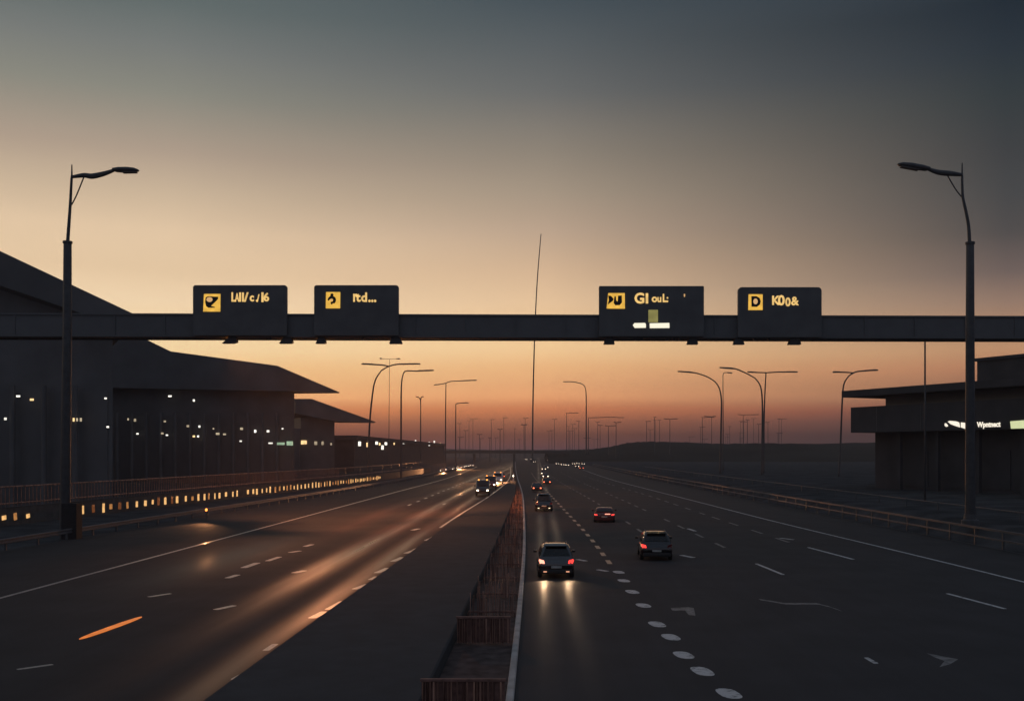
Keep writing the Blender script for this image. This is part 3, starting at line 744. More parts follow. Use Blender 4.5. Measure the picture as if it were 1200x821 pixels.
# ------------------------------------------------------------------ left terminal halls
def outline(pts, Y): return [at(x, y, Y) for x, y in pts]
def shift(pts, dx, dy, dz=0.): return [p + Vector((dx, dy, dz)) for p in pts]
def child_at(o, t): child_local(o, t); return o
def hall(label, Y, roof, wall, dx, dy, dz):
    t = thing('terminal_hall', label, 'terminal', at(wall[1], 530, Y) * 1.0)
    t.location.z = 0
    rf = outline(roof, Y - 3); child_at(MB().loft([rf, shift(rf, dx, dy, dz)]).build('roof', M['roof']), t)
    x1 = at(wall[1], 0, Y).x; x0 = at(wall[0], 0, Y).x
    wl = [Vector((x0, Y, -.1)), Vector((x1, Y, -.1))] + [at(px, py, Y) for px, py in wall[2]]
    child_at(MB().loft([wl, [p + Vector((dx, dy, max(0, dz) if p.z > 1 else 0)) for p in wl]]).build('wall', M['wall']), t)
    return t
def facade(t, Y, x0, x1, ztop, n, cols=True):
    for i in range(n):
        a = x0 + (x1 - x0) * i / n; b = x0 + (x1 - x0) * (i + 1) / n
        child_at(MB().span((a + .35, Y - .12, .8), (b - .35, Y - .003, ztop)).build('window', M['glass']), t)
        if cols: child_at(MB().tube([(a, Y - 1.2, -.1), (a, Y - 1.2, ztop + .6)], .32, 10).build('column', M['wall']), t)
def lit_pane(t, px, py, w, h, Y, m):
    p = at(px, py, Y - .3); s = F / (Y - .3); w *= .8; h *= .8
    if m in (M['win_white'], M['win_warm']) and (px * 7) % 5 < 2: m = M['win_dim']
    child_at(MB().span((p.x - w / s / 2, p.y, p.z - h / s / 2), (p.x + w / s / 2, p.y + .12, p.z + h / s / 2)).build('lit_window', m), t)
W_, K_ = 'win_white', 'win_warm'
hA = hall('terminal hall with the big steep roof filling the left side', 120, [(-420, 98), (0, 294), (152, 365.5), (163, 371), (160, 376), (130, 379), (-420, 190)], (-420, 132, [(132, 380), (-420, 205)]), -40, 78, 0)
xA = lambda px: at(px, 0, 120).x
facade(hA, 120, xA(-380), xA(130), 13.5, 14)
for px, py, w, h, m in ((21, 464, 5, 2.6, W_), (37, 468, 5, 3, K_), (6, 490.5, 3, 3.5, W_), (18, 384, 3.6, 1.8, W_), (86, 491.5, 2, 5, K_), (90, 491.5, 2, 4.6, K_), (94.5, 491.5, 2.4, 5, K_), (123.5, 466.5, 3, 2.4, W_), (126, 500, 3, 2.4, W_)):
    lit_pane(hA, px, py, w, h, 120 - 1.6, M[m])
hB = hall('middle terminal hall with a pointed eave jutting out', 215, [(20, 338), (165, 394.5), (200, 411.5), (325, 428.3), (398.5, 459.6), (397, 460.6), (345, 458.3), (20, 452)], (20, 345, [(345, 457.5), (20, 450)]), -30, 60, 3.3)
xB = lambda px: at(px, 0, 215).x
facade(hB, 215, xB(140), xB(343), 14, 12)
for px, py, w, h, m in ((158, 492, 3, 4, W_), (161, 508, 3, 2, W_), (199, 464, 4.6, 2.4, W_), (193, 493.5, 3, 2.5, W_), (190, 507.6, 3.4, 2.6, W_), (195.5, 509.6, 3, 2, W_), (227, 469, 2.6, 3.2, W_), (220, 499, 3.4, 3, W_), (233.5, 499.5, 2.6, 3, W_),
                        (227, 511, 3, 2.6, K_), (232, 511, 2.4, 2.6, W_), (255, 508, 5, 3, K_), (263, 508.6, 4, 2.4, W_), (283, 502, 4, 3.4, W_), (282, 516.6, 3, 2, W_), (299, 505, 2.8, 4, W_), (314, 505, 3.6, 3.2, W_), (317, 519, 6, 2, W_),
                        (329, 519.6, 11, 3.6, 'win_green'), (339.5, 519.2, 9, 6, 'win_green'), (150, 491, 2, 3, K_), (250, 502, 2, 2, W_), (331, 502, 2.4, 2, W_)):
    lit_pane(hB, px, py, w, h, 215 - 1.6, M[m])
hC = thing('terminal_hall', 'smallest terminal hall with a thin wedge roof, farthest along', 'terminal', at(370, 530, 300)); hC.location.z = 0
rf = outline([(346, 467), (365, 467), (440.5, 494.2), (438, 495.4), (392, 493.2), (346, 484)], 297)
child_at(MB().loft([rf, shift(rf, -16, 30, .95)]).build('roof', M['roof']), hC)
p0, p1 = at(352.5, 0, 300).x, at(392, 0, 300).x; zt3 = at(0, 489, 300).z
child_at(MB().loft([[Vector((p0, 300, -.1)), Vector((p1, 300, -.1)), Vector((p1, 300, zt3)), Vector((p0, 300, zt3))], [Vector((p0 - 14, 328, -.1)), Vector((p1 - 14, 328, -.1)), Vector((p1 - 14, 328, zt3)), Vector((p0 - 14, 328, zt3))]]).build('wall', M['wall']), hC)
ps = at(345, 0, 300).x - 6
child_at(MB().span((ps, 299, -.1), (p0 - .01, 301, at(0, 502, 300).z)).build('wall', M['wall']), hC)
for px, py, w, h, m in ((356, 518, 8, 5.4, K_), (370, 519, 4, 5, W_), (378, 519, 3, 5, W_), (388, 520, 2, 3, W_)):
    lit_pane(hC, px, py, w, h, 300 - .2, M[m])

# long low building receding behind the halls
hL = thing('car_park_building', 'long low building with a line of small lights running to the horizon', 'building', (-60, 330, 0))
child_at(MB().span((-95, 335, -.1), (-60, 660, 10.4)).build('wall', M['dark_wall']), hL)
child_at(MB().span((-96, 334, 10.402), (-59, 661, 11.9)).build('roof', M['dark_wall']), hL)
for i in range(5):
    child_at(MB().span((-59.997, 340 + i * 64, 3.4 + .001 * i), (-59.9, 340 + i * 64 + 60, 4.2)).build('ledge', M['dark_wall']), hL)
for px, py, w, m in ((396, 521.5, .9, W_), (400, 522, .8, W_), (406, 521.8, 1., W_), (411, 520.5, .5, W_), (421.5, 519.7, 1.0, W_), (431, 521, 1.0, K_), (432, 518, .5, W_), (441.5, 518, 1.1, W_), (445, 520, .6, K_), (448.3, 524, 1.1, W_), (452.3, 518.6, 1.2, W_), (462, 519.5, .6, K_), (473, 518, .9, W_), (487, 517.3, 1.0, W_), (495, 519, .6, W_), (503, 519.8, 1.4, W_), (509, 518.2, 1.3, W_), (516, 519.5, .6, K_)):
    Yw = 1200 * 59.9 / (CX - px); s = F / Yw; z = H + (CY - py) / s
    if Yw < 337 or Yw > 655: continue
    hw = w * .75
    child_at(MB().span((-59.99, Yw - hw * 3.2, z - hw), (-59.86, Yw + hw * 3.2, z + hw)).build('lit_window', M[m]), hL)

# ------------------------------------------------------------------ right building with lit signs
A0 = at(997, 0, 150); A0.z = 0
u = Vector((13.2, -26, 0)).normalized(); v = Vector((u.y * -1, u.x, 0)); v = v if v.x > 0 else -v     # u along the facade towards us, v inwards
rB = thing('roadside_building', 'dark flat-roofed building with lit white signs beyond the outbound bank', 'building', (A0.x, A0.y, 1.0), math.atan2(u.y, u.x))
# local: x along the facade, y = inward
Rm = Matrix.Rotation(-rB.rotation_euler.z, 4, 'Z')
iy = 1 if (Rm @ v).y > 0 else -1
def bx(name, x0, x1, y0, y1, z0, z1, m, par=rB, bev=0.):
    return MB().span((x0, iy * y0, z0 - 1.), (x1, iy * y1, z1 - 1.)).build(name, M[m], par, bevel=bev)
# along-facade coordinate at which the upper storey begins
_k = (1145 - CX) / F; _b = A0 + v * 4
UP0 = (_k * _b.y - _b.x) / (u.x - _k * u.y)
bx('roof', -.6, 62, -1.2, 24, 14.35, 15.3, 'dark_wall')
bx('wall', 4.6, 60, 2.2, 22, 12.9, 14.347, 'glass')
bx('wall', 0, 61, 0, 23, 9.2, 12.897, 'dark_wall')
bx('wall', 1.6, 60, 3.2, 22, .8, 9.197, 'dark_wall')
bx('upper_storey', UP0, 60, 4, 20, 15.303, 18.3, 'dark_wall')
bx('roof', UP0 - .3, 60.5, 3.7, 20.4, 18.303, 18.7, 'dark_wall')
for i in range(1, 9):
    bx('column', 1 + i * 6.6, 1.5 + i * 6.6, 1.4, 1.9, .8, 9.197, 'dark_wall')
for i in range(8):
    bx('window', 6 + i * 6.6, 11.4 + i * 6.6, 3.05, 3.197, 1.6, 6.6, 'dark_wall')
for i in range(6):
    bx('parapet_seam', 5 + i * 8, 5.1 + i * 8, -.03, -.003, 9.3, 12.8, 'roof')
def fac(px, py, out=.05):                     # point of the facade plane seen at a photo point, in local coordinates
    k = (px - CX) / F                         # X = k*Y
    # A0 + u*t : (A0.x + u.x t) = k (A0.y + u.y t)
    tt = (k * A0.y - A0.x) / (u.x - k * u.y)
    Yp = A0.y + u.y * tt
    return Vector((tt, -iy * out, H + (CY - py) * Yp / F - 1.0))
def fpoly(name, pts, m, par=rB, th=.12):
    a = [fac(x, y, .004 + th) for x, y in pts]
    return MB().prism(a, (0, iy * th, 0)).build(name, M[m], par)
zr = lambda pts: [(1090 + x / 10.9, 480 + y / 10.9) for x, y in pts]
fpoly('lit_sign', zr([(232, 150), (258, 140), (330, 146), (372, 160), (384, 222), (330, 205), (270, 182)]), 'win_sign')
fpoly('lit_sign', zr([(400, 160), (448, 166), (448, 240), (400, 222)]), 'win_sign')
fpoly('lit_sign', zr([(196, 170), (212, 176), (232, 205), (212, 216), (192, 200)]), 'win_sign')
fpoly('sign_backing', zr([(606, 160), (912, 168), (912, 224), (606, 216)]), 'wall', th=.06)
p = fac(1145.6, 500.2, .08); q = fac(1173.4, 500.2, .08)
tx = text_mesh('Wpntnect', .92, M['win_sign'], 'lettering', rB, p, sx=1., bold=.035)
wd = tx.dimensions.x if tx.dimensions.x > 0 else 4.
xs_ = [vv.co.x for vv in tx.data.vertices]; tx.scale.x = (q.x - p.x) / (max(xs_) - min(xs_))
fpoly('lit_window', zr([(1030, 146), (1210, 132), (1210, 236), (1040, 240)]), 'win_lime')
fpoly('lit_window', [(1201.5, 492.5), (1230, 491), (1230, 502.5), (1201.5, 502)], 'win_lime')

# hills and far embankment
def ridge(name, pts, Y, depth):
    top = smooth_path([at(x, y, Y) for x, y in pts], 8)
    rr = random.Random(int(Y)); rings = []
    rings.append([Vector((p.x, p.y - depth, -.5)) for p in top])
    rings.append([Vector((p.x, p.y - depth * .45, max(0, p.z) * .62)) for p in top])
    rings.append([Vector((p.x, p.y, p.z + rr.gauss(0, .25) * Y / 1200)) for p in top])
    rings.append([Vector((p.x, p.y + depth * .6, max(0, p.z) * .7)) for p in top])
    rings.append([Vector((p.x, p.y + depth * 1.5, -.5)) for p in top])
    MB().loft(rings, close=False, cap=False).build(name, M['hill'], kind='structure', smooth=True)
ridge('hill', [(640, 530), (668, 527.5), (690, 526.5), (715, 523), (738, 518.5), (765, 517), (800, 518), (840, 519.5), (900, 519), (960, 519.5), (1060, 518), (1250, 519), (1500, 520)], 760, 190)
ridge('hill_far', [(-200, 512), (100, 515), (350, 519), (470, 524), (560, 526.4), (600, 526.6), (640, 526.8), (700, 526), (760, 524), (900, 522), (1200, 520), (1500, 519)], 2150, 400)

# overpass far ahead
t = thing('overpass', 'flat dark overpass bridge crossing the far end of the road', 'bridge', (-40, 680, 0))
xa, xb = at(455, 0, 680).x, at(668, 0, 680).x
child_at(MB().loft([[(x, 672, z0), (x, 672, z0 + 1.2), (x, 686, z0 + 1.2), (x, 686, z0)] for x, z0 in ((xa, 5.5), ((xa + xb) / 2, 5.9), (xb, 5.6))]).build('deck', M['concrete']), t)
child_at(MB().loft([[(x, 671.7, z0), (x, 671.7, z0 + 1.), (x, 671.95, z0 + 1.), (x, 671.95, z0)] for x, z0 in ((xa, 6.4), ((xa + xb) / 2, 6.8), (xb, 6.5))]).build('parapet', M['concrete']), t)
for px in (474, 515, 556, 602.5, 640, 660):
    x = at(px, 0, 680).x
    child_at(MB().span((x - .6, 675, -.1), (x + .6, 683, 5.49)).build('pier', M['concrete']), t)

# ------------------------------------------------------------------ vehicles
def sect(w, z0, z1, y, n=20, p=5.):
    out = []; cz = (z0 + z1) / 2; hz = (z1 - z0) / 2
    for k in range(n):
        a = 2 * PI * (k + .5) / n; c, s = math.cos(a), math.sin(a)
        out.append((math.copysign(abs(c) ** (2 / p), c) * w * (1 - .06 * max(0, s)), y, cz + math.copysign(abs(s) ** (2 / p), s) * hz))
    return out
def cab(wb, wt, z0, z1, y):
    h = z1 - z0
    half = [(wb, 0), (wb * .985, .25 * h), (wt * 1.05, .80 * h), (wt * .97, .95 * h), (wt * .75, h * 1.0), (wt * .35, h * 1.015)]
    return [(x, y, z0 + z) for x, z in half] + [(-x, y, z0 + z) for x, z in reversed(half)]
def quad_panel(pts, inset, off):
    P = [Vector(p) for p in pts]; c = sum(P, Vector()) / len(P)
    n = (P[1] - P[0]).cross(P[2] - P[0]).normalized()
    if n.dot(c - Vector((0, c.y * .7, .9))) < 0: n = -n
    Q = [c + (p - c) * inset for p in P]
    return [q + n * off for q in Q], n
def make_car(name, label, cat, loc, rz, paint_m, L=4.5, Wd=1.82, Ht=1.66, low=False, tails=('tail', 'tail'), lamps=None, group='cars driving outbound', rails=True):
    t = thing(name, label, cat, loc, rz, group)
    w = Wd / 2; r = L / 2; belt = .98 if not low else .82; gc = .24 if not low else .17
    pm = M[paint_m]
    st = [(-r, w * .86, gc + .2, belt - .14), (-r + .06, w * .95, gc + .08, belt - .04), (-r + .3, w, gc, belt), (-r * .5, w, gc - .02, belt + .02), (0, w, gc - .02, belt), (r * .42, w, gc - .02, belt - .04), (r * .7, w * .98, gc, belt - .12), (r - .2, w * .93, gc + .04, belt - .24), (r - .03, w * .8, gc + .12, belt - .34)]
    body = MB().loft([sect(a, z0, z1, y) for y, a, z0, z1 in st])
    wb, wt = w * .93, w * .72
    yr0, yr1 = (-r + .12, -r + .55) if not low else (-r + .75, -r + 1.35)
    yf1, yf0 = (r * .12, r * .48)
    z0 = belt - .06
    cs = [(yr0, z0 + .06), (yr0 + (yr1 - yr0) * .85, Ht - .07), (yr1, Ht - .02), ((yr1 + yf1) / 2, Ht), (yf1, Ht - .03), (yf1 + (yf0 - yf1) * .18, Ht - .09), (yf0, z0 + .06)]
    body.loft([cab(wb, wt if zt_ > z0 + .3 else wb * .93, z0, zt_, y) for y, zt_ in cs])
    body.build('body', pm, t, smooth=True)
    hgt = Ht - z0
    def W(zf): return wb * .985 + (wt * 1.05 - wb * .985) * (zf - .25) / .55
    def panel(nm, pts, m, par=t, inset=.96, off=.012, th=.012):
        Q, n = quad_panel(pts, inset, off)
        return MB().prism(Q, n * th).build(nm, m, par)
    ya = yr0 + (yr1 - yr0) * .22; yb = yr0 + (yr1 - yr0) * .80
    za, zb_ = z0 + .06 + (Ht - .13 - z0) * .22, z0 + .06 + (Ht - .13 - z0) * .80 * .98
    panel('rear_window', [(-wb * .86, ya - .02, za), (wb * .86, ya - .02, za), (wt * .88, yb - .02, zb_), (-wt * .88, yb - .02, zb_)], M['car_glass'], off=.03)
    panel('windscreen', [(-wb * .86, yf0 + .0, z0 + .12), (wb * .86, yf0, z0 + .12), (wt * .9, yf1 + (yf0 - yf1) * .22, Ht - .13), (-wt * .9, yf1 + (yf0 - yf1) * .22, Ht - .13)], M['car_glass'], off=.03)
    for sx in (-1, 1):
        for (q0, q1, u0, u1) in ((yr1 - .12, (yr1 + yf1) / 2 - .05, yr1 + .1, (yr1 + yf1) / 2 - .05), ((yr1 + yf1) / 2 + .05, yf0 - .3, (yr1 + yf1) / 2 + .05, yf1 + .02)):
            panel('side_window', [(sx * W(.25), q0, z0 + .25 * hgt), (sx * W(.25), q1, z0 + .25 * hgt), (sx * W(.8), u1, z0 + .8 * hgt), (sx * W(.8), u0, z0 + .8 * hgt)], M['car_glass'], inset=.97, off=.006)
        for yw in (-r + .85, r - .9):
            wh = thing('wheel', '', '', (sx * (w - .1), yw, .33)); del wh['label']; del wh['category']; wh.parent = t
            MB().lathe([(-.11, .2), (-.11, .29), (-.08, .33), (.08, .33), (.11, .29), (.11, .2)], (0, 0, 0), 'x', 20).build('tyre', M['tyre'], wh)
            MB().lathe([(sx * .06, .2), (sx * .115, .2), (sx * .10, .08), (sx * .12, .04)], (0, 0, 0), 'x', 14).build('rim', M['rim'], wh)
        m = M[tails[0] if sx < 0 else tails[1]]
        tz = belt - .13 if not low else belt - .12
        hgt_t = .17 if not low else .1
        pr = [(sx * w * .64, -r + .02, tz - hgt_t * .5), (sx * w * .90, -r + .06, tz - hgt_t * .5), (sx * w * .965, -r + .14, tz + hgt_t * .4), (sx * w * .93, -r + .1, tz + hgt_t * .75), (sx * w * .68, -r + .02, tz + hgt_t * .4)]
        MB().prism([(a, b - .045, c) for a, b, c in pr], (0, .12, 0)).build('tail_light', m, t, bevel=.012)
        MB().box((sx * (w + .1), yf0 - .45, z0 + .2), (.2, .11, .14), Matrix.Rotation(sx * .2, 4, 'Z')).build('mirror', pm, t, bevel=.04)
        MB().box((sx * w * .68, r - .09, belt - .36), (.36, .12, .13), Matrix.Rotation(-sx * .35, 4, 'Z')).build('headlight', M['head'], t, bevel=.03)
        MB().span((sx * w * 1.0 - .012, -.1, belt - .26), (sx * w * 1.0 + .014, .06, belt - .23)).build('handle', M['trim'], t)
        if rails: MB().tube([(sx * wt * .86, yr1 + .1, Ht - .03), (sx * wt * .87, yr1 + .25, Ht + .04), (sx * wt * .87, yf1 - .3, Ht + .04), (sx * wt * .86, yf1 - .1, Ht - .04)], .022, 6).build('roof_rail', M['steel'], t)
    MB().span((-w * .86, -r - .05, gc + .02), (w * .86, -r + .1, gc + .24)).build('bumper', M['trim'] if not low else pm, t, bevel=.05)
    MB().span((-.26, -r - .02, gc + .30), (.26, -r + .03, gc + .41)).build('number_plate', M['plate'], t)
    if rails: MB().prism([(-wt * .85, yr1 - .22, Ht - .07), (wt * .85, yr1 - .22, Ht - .07), (wt * .8, yr1 + .05, Ht + .01), (-wt * .8, yr1 + .05, Ht + .01)], (0, 0, .035)).build('spoiler', pm, t)
    if lamps:
        for sx in (-1, 1):
            MB().box((sx * w * .62, -r - .055, gc + .13), (.17, .03, .06)).build('low_lamp', M[lamps], t, bevel=.01)
    return t
p = on_ground(651, 678); carA = make_car('parked_car', 'dark hatchback with glowing tail lights and lit road behind it', 'car', (p.x, p.y + 2.25, 0), .02, 'graphite', tails=('tail_hot', 'tail'), lamps='added_glow'); carA.name = 'hatchback_car'  # its low rear lamps are added to account for the lit road
for sx in (-.62, .62):
    spot('added_rear_spot', carA, (sx, -2.36, .46), (0, -1, -.2), 60, (1., .64, .36), 75, .9)  # added spots that throw warm streaks on the road behind
p = on_ground(772, 657); carB = make_car('estate_car', 'dark estate car with one red tail light glowing', 'car', (p.x, p.y + 2.3, 0), -.05, 'charcoal', L=4.7, Wd=1.86, Ht=1.62, tails=('tail', 'tail_off'))
p = on_ground(710, 612); carC = make_car('coupe_car', 'low red car with a row of red tail lights', 'car', (p.x, p.y + 2.2, 0), -.06, 'red_paint', L=4.4, Wd=1.9, Ht=1.28, low=True, tails=('tail', 'tail'), rails=False)
MB().span((.05, -2.24, .74), (.52, -2.21, .80)).build('light_bar', M['tail_hot'], carC)
p = on_ground(637, 599); carD = make_car('suv_car', 'dark off-roader with pale low lamps, ahead in the first lane', 'car', (p.x, p.y + 2.2, 0), .02, 'graphite', L=4.6, Wd=1.86, Ht=1.86, tails=('tail_off', 'tail_off'), lamps='reverse')

# oncoming vans queued at the far median edge
def make_van(label, loc, rz, m, lampm):
    t = thing('delivery_van', label, 'van', loc, rz, 'vans stopped along the inbound median edge')
    # front faces -y (towards us)
    MB().loft([sect(.94, .5, 1.05, -2.6), sect(1.0, .38, 1.2, -2.4), sect(1.0, .35, 1.45, -1.7), sect(1.0, .35, 2.25, -.95, p=7), sect(1.0, .35, 2.35, 0, p=8), sect(1.0, .35, 2.35, 2.4, p=8), sect(.96, .4, 2.3, 2.55, p=8)]).build('body', m, t, smooth=True)
    Q, n = quad_panel([(-.8, -1.72, 1.5), (.8, -1.72, 1.5), (.74, -1.02, 2.16), (-.74, -1.02, 2.16)], 1., .05); MB().prism(Q, n * .02).build('windscreen', M['car_glass'], t)
    for sx in (-1, 1):
        MB().box((sx * .70, -2.6, .86), (.26, .12, .16)).build('headlight', M[lampm], t, bevel=.03)
        MB().box((sx * 1.12, -1.6, 1.5), (.2, .1, .3)).build('mirror', M['trim'], t, bevel=.03)
        for yw in (-1.75, 1.6):
            MB().lathe([(-.11, .2), (-.11, .3), (.11, .3), (.11, .2)], (sx * .92, yw, .34), 'x', 16).build('wheel', M['tyre'], t)
    MB().span((-.9, -2.68, .4), (.9, -2.5, .62)).build('bumper', M['trim'], t, bevel=.04)
    [MB().box((sx * .6, -.95, 2.34), (.18, .14, .1)).build('roof_light', M['amber_glow'], t, bevel=.02) for sx in (-1, 1)]
    return t
v1 = make_van('dark van with two amber roof lights, nearest of the vans at the inbound median edge', (-8.0, 150, 0), .03, M['black_paint'], 'head')
v2 = make_van('dark red van with amber roof lights, second in line at the inbound median edge', (-8.1, 176, 0), .02, M['red_paint'], 'head')
v3 = make_van('white van farthest in line at the inbound median edge', (-8.0, 206, 0), .02, M['white_paint'], 'head')
for vv_, pw in ((v1, 9000), (v2, 9000), (v3, 9000)):
    for sx in (-.72, .72):
        spot('headlight_beam', vv_, (sx, -2.62, .86), (-.06, -1, -.012), pw, (1., .42, .17), 50)
# thin white delineator beside the vans
b = at(601.5, 567, 205)
t = thing('marker_post', 'slim white marker post beside the vans on the median edge', 'post', (b.x, 205, 0))
MB().loft([[(x * k, y * k, z) for x, y in ((-.12, -.05), (.12, -.05), (.12, .05), (-.12, .05))] for z, k in ((0, 1.1), (1.6, 1.), (2.2, .8))]).build('post', M['white_paint'], t)
MB().span((-.09, -.07, 1.5), (.09, -.052, 1.75)).build('glowing_reflector', M['head'], t)  # glows by itself in place of returned light

# far traffic: tiny cars, one mesh each with its lamps
def tiny_car(front):
    mb = MB()
    mb.loft([sect(.8, .3, .8, -2.2, 10), sect(.9, .22, .95, -1.9, 10), sect(.9, .22, .98, 1.2, 10), sect(.8, .3, .75, 2.1, 10)])
    mb.loft([cab(.84, .8, .9, 1.0, -1.9), cab(.84, .66, .9, 1.48, -1.2), cab(.84, .66, .9, 1.48, .3), cab(.84, .8, .9, 1.0, 1.1)])
    n0 = len(mb.bm.faces)
    for sx in (-1, 1): mb.box((sx * .56, -2.2, .68), (.2, .14, .16))
    mb.bm.faces.ensure_lookup_table()
    for f in mb.bm.faces[n0:]: f.material_index = 1
    return mb.build('distant_car', [M['charcoal'], M['head_far' if front else 'tail_far']])
protoH, protoT = tiny_car(True), tiny_car(False)
far = [(616.6, 538, 1), (626.5, 540.7, 1), (623, 537.6, 1), (637, 549, 1), (640, 547.2, 1), (637, 554, 1), (639, 557.5, 1), (640.5, 564, 0), (653, 543, 1), (659, 544, 1), (664.5, 544.6, 1), (672, 543, 1), (677, 542.7, 1), (683, 543.2, 1), (681, 548, 0), (676, 546, 1),
       (641, 538.5, 1), (649, 539, 1), (655, 539.2, 0), (661, 539.6, 1), (667, 540, 1), (674, 540, 1), (678, 540.5, 0), (629, 571, 0),
       (519, 551, 1), (525, 549.6, 1), (529, 548.9, 1), (534, 548, 1), (539, 547.2, 1), (543, 546.5, 1), (548, 545.6, 1), (553, 544.9, 1), (446, 539, 1), (452, 538, 1), (456, 538.6, 1), (581, 560, 1), (588, 557.5, 0)]
usedH = usedT = False
for px, py, fr in far:
    if px < 470: Y = 470.
    else: Y = F * (H - .68) / (py - CY)
    x = (px - CX) * Y / F; z = 0.
    proto = protoH if fr else protoT
    if px < 470: z = H + (CY - py) * Y / F - .68
    if fr and not usedH: o = proto; usedH = True; o.location = (x, Y, max(0, z))
    elif not fr and not usedT: o = proto; usedT = True; o.location = (x, Y, max(0, z))
    else: o = copy_thing(proto, (x, Y, max(0, z)))
    o.rotation_euler.z = .03
    if px < 570: tag(o, 'tiny distant car with headlights in the line at the inbound edge', 'car', 'far cars at the inbound edge')
    elif fr: tag(o, 'tiny distant car showing pale lights in the far traffic by the overpass', 'car', 'far cars with pale lights')
    else: tag(o, 'tiny distant car showing red lights in the far traffic', 'car', 'far cars with red lights')

# amber spots added under the unlit gantry floodlights to warm the inbound lanes
bpy.context.view_layer.update()
for fl, pos, px in ADDED_FLOODS:
    tgt = {272: Vector((-15.5, 122, 0)), 336: Vector((-12.5, 90, 0)), 376: Vector((-13, 68, 0)), 463: Vector((-12, 140, 0))}[px]
    spot('added_amber_spot', fl, pos - fl.matrix_world.translation, tgt - pos, {272: 34000, 336: 16000, 376: 9000, 463: 52000}[px], (1., .36, .15), {272: 88, 336: 92, 376: 84, 463: 66}[px], 1.)
# far headlight beams on the damp inbound lanes
for (px, py, k) in ((519, 551, 1), (539, 547.2, 1), (581, 560, 1)):
    for o in list(COL.objects):
        if o.name.startswith('distant_car') and abs(o.location.y - F * (H - .68) / (py - CY)) < .5 and abs(o.location.x - (px - CX) * o.location.y / F) < .5:
            spot('headlight_beam', o, (0, -2.4, .68), (.0, -1, -.02), 40000, (1., .42, .17), 70)

# ------------------------------------------------------------------ sky, haze, light, camera
def ramp(N, L, fac, stops):
    r = N.new('ShaderNodeValToRGB'); r.color_ramp.interpolation = 'EASE' if False else 'LINEAR'
    e = r.color_ramp.elements
    while len(e) < len(stops): e.new(.5)
    for k, (p, c) in zip(e, stops): k.position = p; k.color = c
    L.new(fac, r.inputs['Fac']); return r.outputs['Color']
w = bpy.data.worlds.new('World'); S.world = w; w.use_nodes = True
N, L = w.node_tree.nodes, w.node_tree.links
bg = N['Background']
tc = N.new('ShaderNodeTexCoord'); sp = N.new('ShaderNodeSeparateXYZ'); L.new(tc.outputs['Generated'], sp.inputs[0])
z = math_node(N, 'MAXIMUM', sp.outputs[2], 0.)
el = math_node(N, 'POWER', z, .5)             # stretches the horizon
def sinel(px, py):
    d = Vector((px - CX, F, CY - py)); return max(0., d.z / d.length)
CORR = {200: [(0.979, 1.062, 1.051), (1.053, 1.071, 1.076), (1.092, 1.115, 1.108), (1.15, 1.133, 1.116), (1.197, 1.191, 1.174), (1.254, 1.247, 1.229), (1.252, 1.245, 1.214), (1.358, 1.349, 1.341), (1.528, 1.544, 1.48), (1.608, 1.558, 1.446), (1.837, 1.772, 1.582), (2.324, 2.18, 1.852), (2.344, 1.993, 1.308), (2.045, 1.603, 1.029), (1.673, 1.001, 0.606), (1.71, 1.071, 1.356)], 640: [(0.889, 1.0, 1.023), (0.999, 1.043, 1.043), (1.037, 1.057, 1.059), (1.15, 1.147, 1.126), (1.172, 1.166, 1.153), (1.209, 1.199, 1.199), (1.3, 1.289, 1.263), (1.367, 1.356, 1.315), (1.528, 1.544, 1.48), (1.608, 1.558, 1.446), (1.837, 1.772, 1.582), (2.324, 2.18, 1.852), (2.344, 1.993, 1.308), (2.045, 1.603, 1.029), (1.673, 1.001, 0.606), (1.71, 1.071, 1.356)], 1180: [(0.53, 0.768, 0.845), (0.683, 0.855, 0.936), (0.809, 0.922, 0.909), (0.877, 0.939, 0.943), (0.921, 0.972, 0.973), (0.931, 0.975, 0.975), (1.118, 1.089, 1.094), (1.269, 1.241, 1.202), (1.75, 1.814, 1.572), (1.849, 1.734, 1.365), (1.862, 1.755, 1.297), (2.78, 2.598, 1.623), (2.766, 1.283, 0.778), (1.888, 0.873, 0.676), (0.69, 0.285, 0.331), (0.69, 0.285, 0.331)]}
SKY_ROWS = (0, 54, 108, 178, 225, 270, 318, 353, 408, 430, 450, 465, 479, 494, 509, 527)
SKY = {  # evening colours by height: towards the afterglow, beside it, and away from it
    200: [(100,107,107),(119,122,119),(138,136,126),(173,156,139),(200,178,152),(222,195,163),(227,198,163),(237,209,171),(240,208,160),(240,198,142),(236,185,128),(230,172,118),(208,138,92),(165,106,78),(128,82,68),(95,68,66)],
    640: [(74,82,88),(90,95,98),(107,108,107),(141,131,119),(164,148,130),(186,162,139),(210,178,146),(224,190,153),(235,194,145),(232,180,128),(224,165,117),(218,153,107),(195,122,86),(150,96,75),(112,75,66),(85,64,66)],
    1180: [(40,47,56),(47,54,61),(55,61,65),(66,67,69),(73,73,74),(84,79,78),(112,98,92),(146,120,105),(172,127,99),(165,115,92),(143,100,84),(120,85,78),(90,66,68),(68,56,62),(52,48,57),(46,45,54)]}
ROOF_SKY = [(.62, (92, 103, 116)), (1., (98, 110, 126))]
BACK = [(0., (96, 96, 108)), (.1, (113, 112, 122)), (.25, (102, 110, 124)), (.6, (96, 107, 124)), (1., (98, 110, 126))]
az = N.new('ShaderNodeMath'); az.operation = 'ARCTAN2'; L.new(sp.outputs[0], az.inputs[0]); L.new(sp.outputs[1], az.inputs[1])
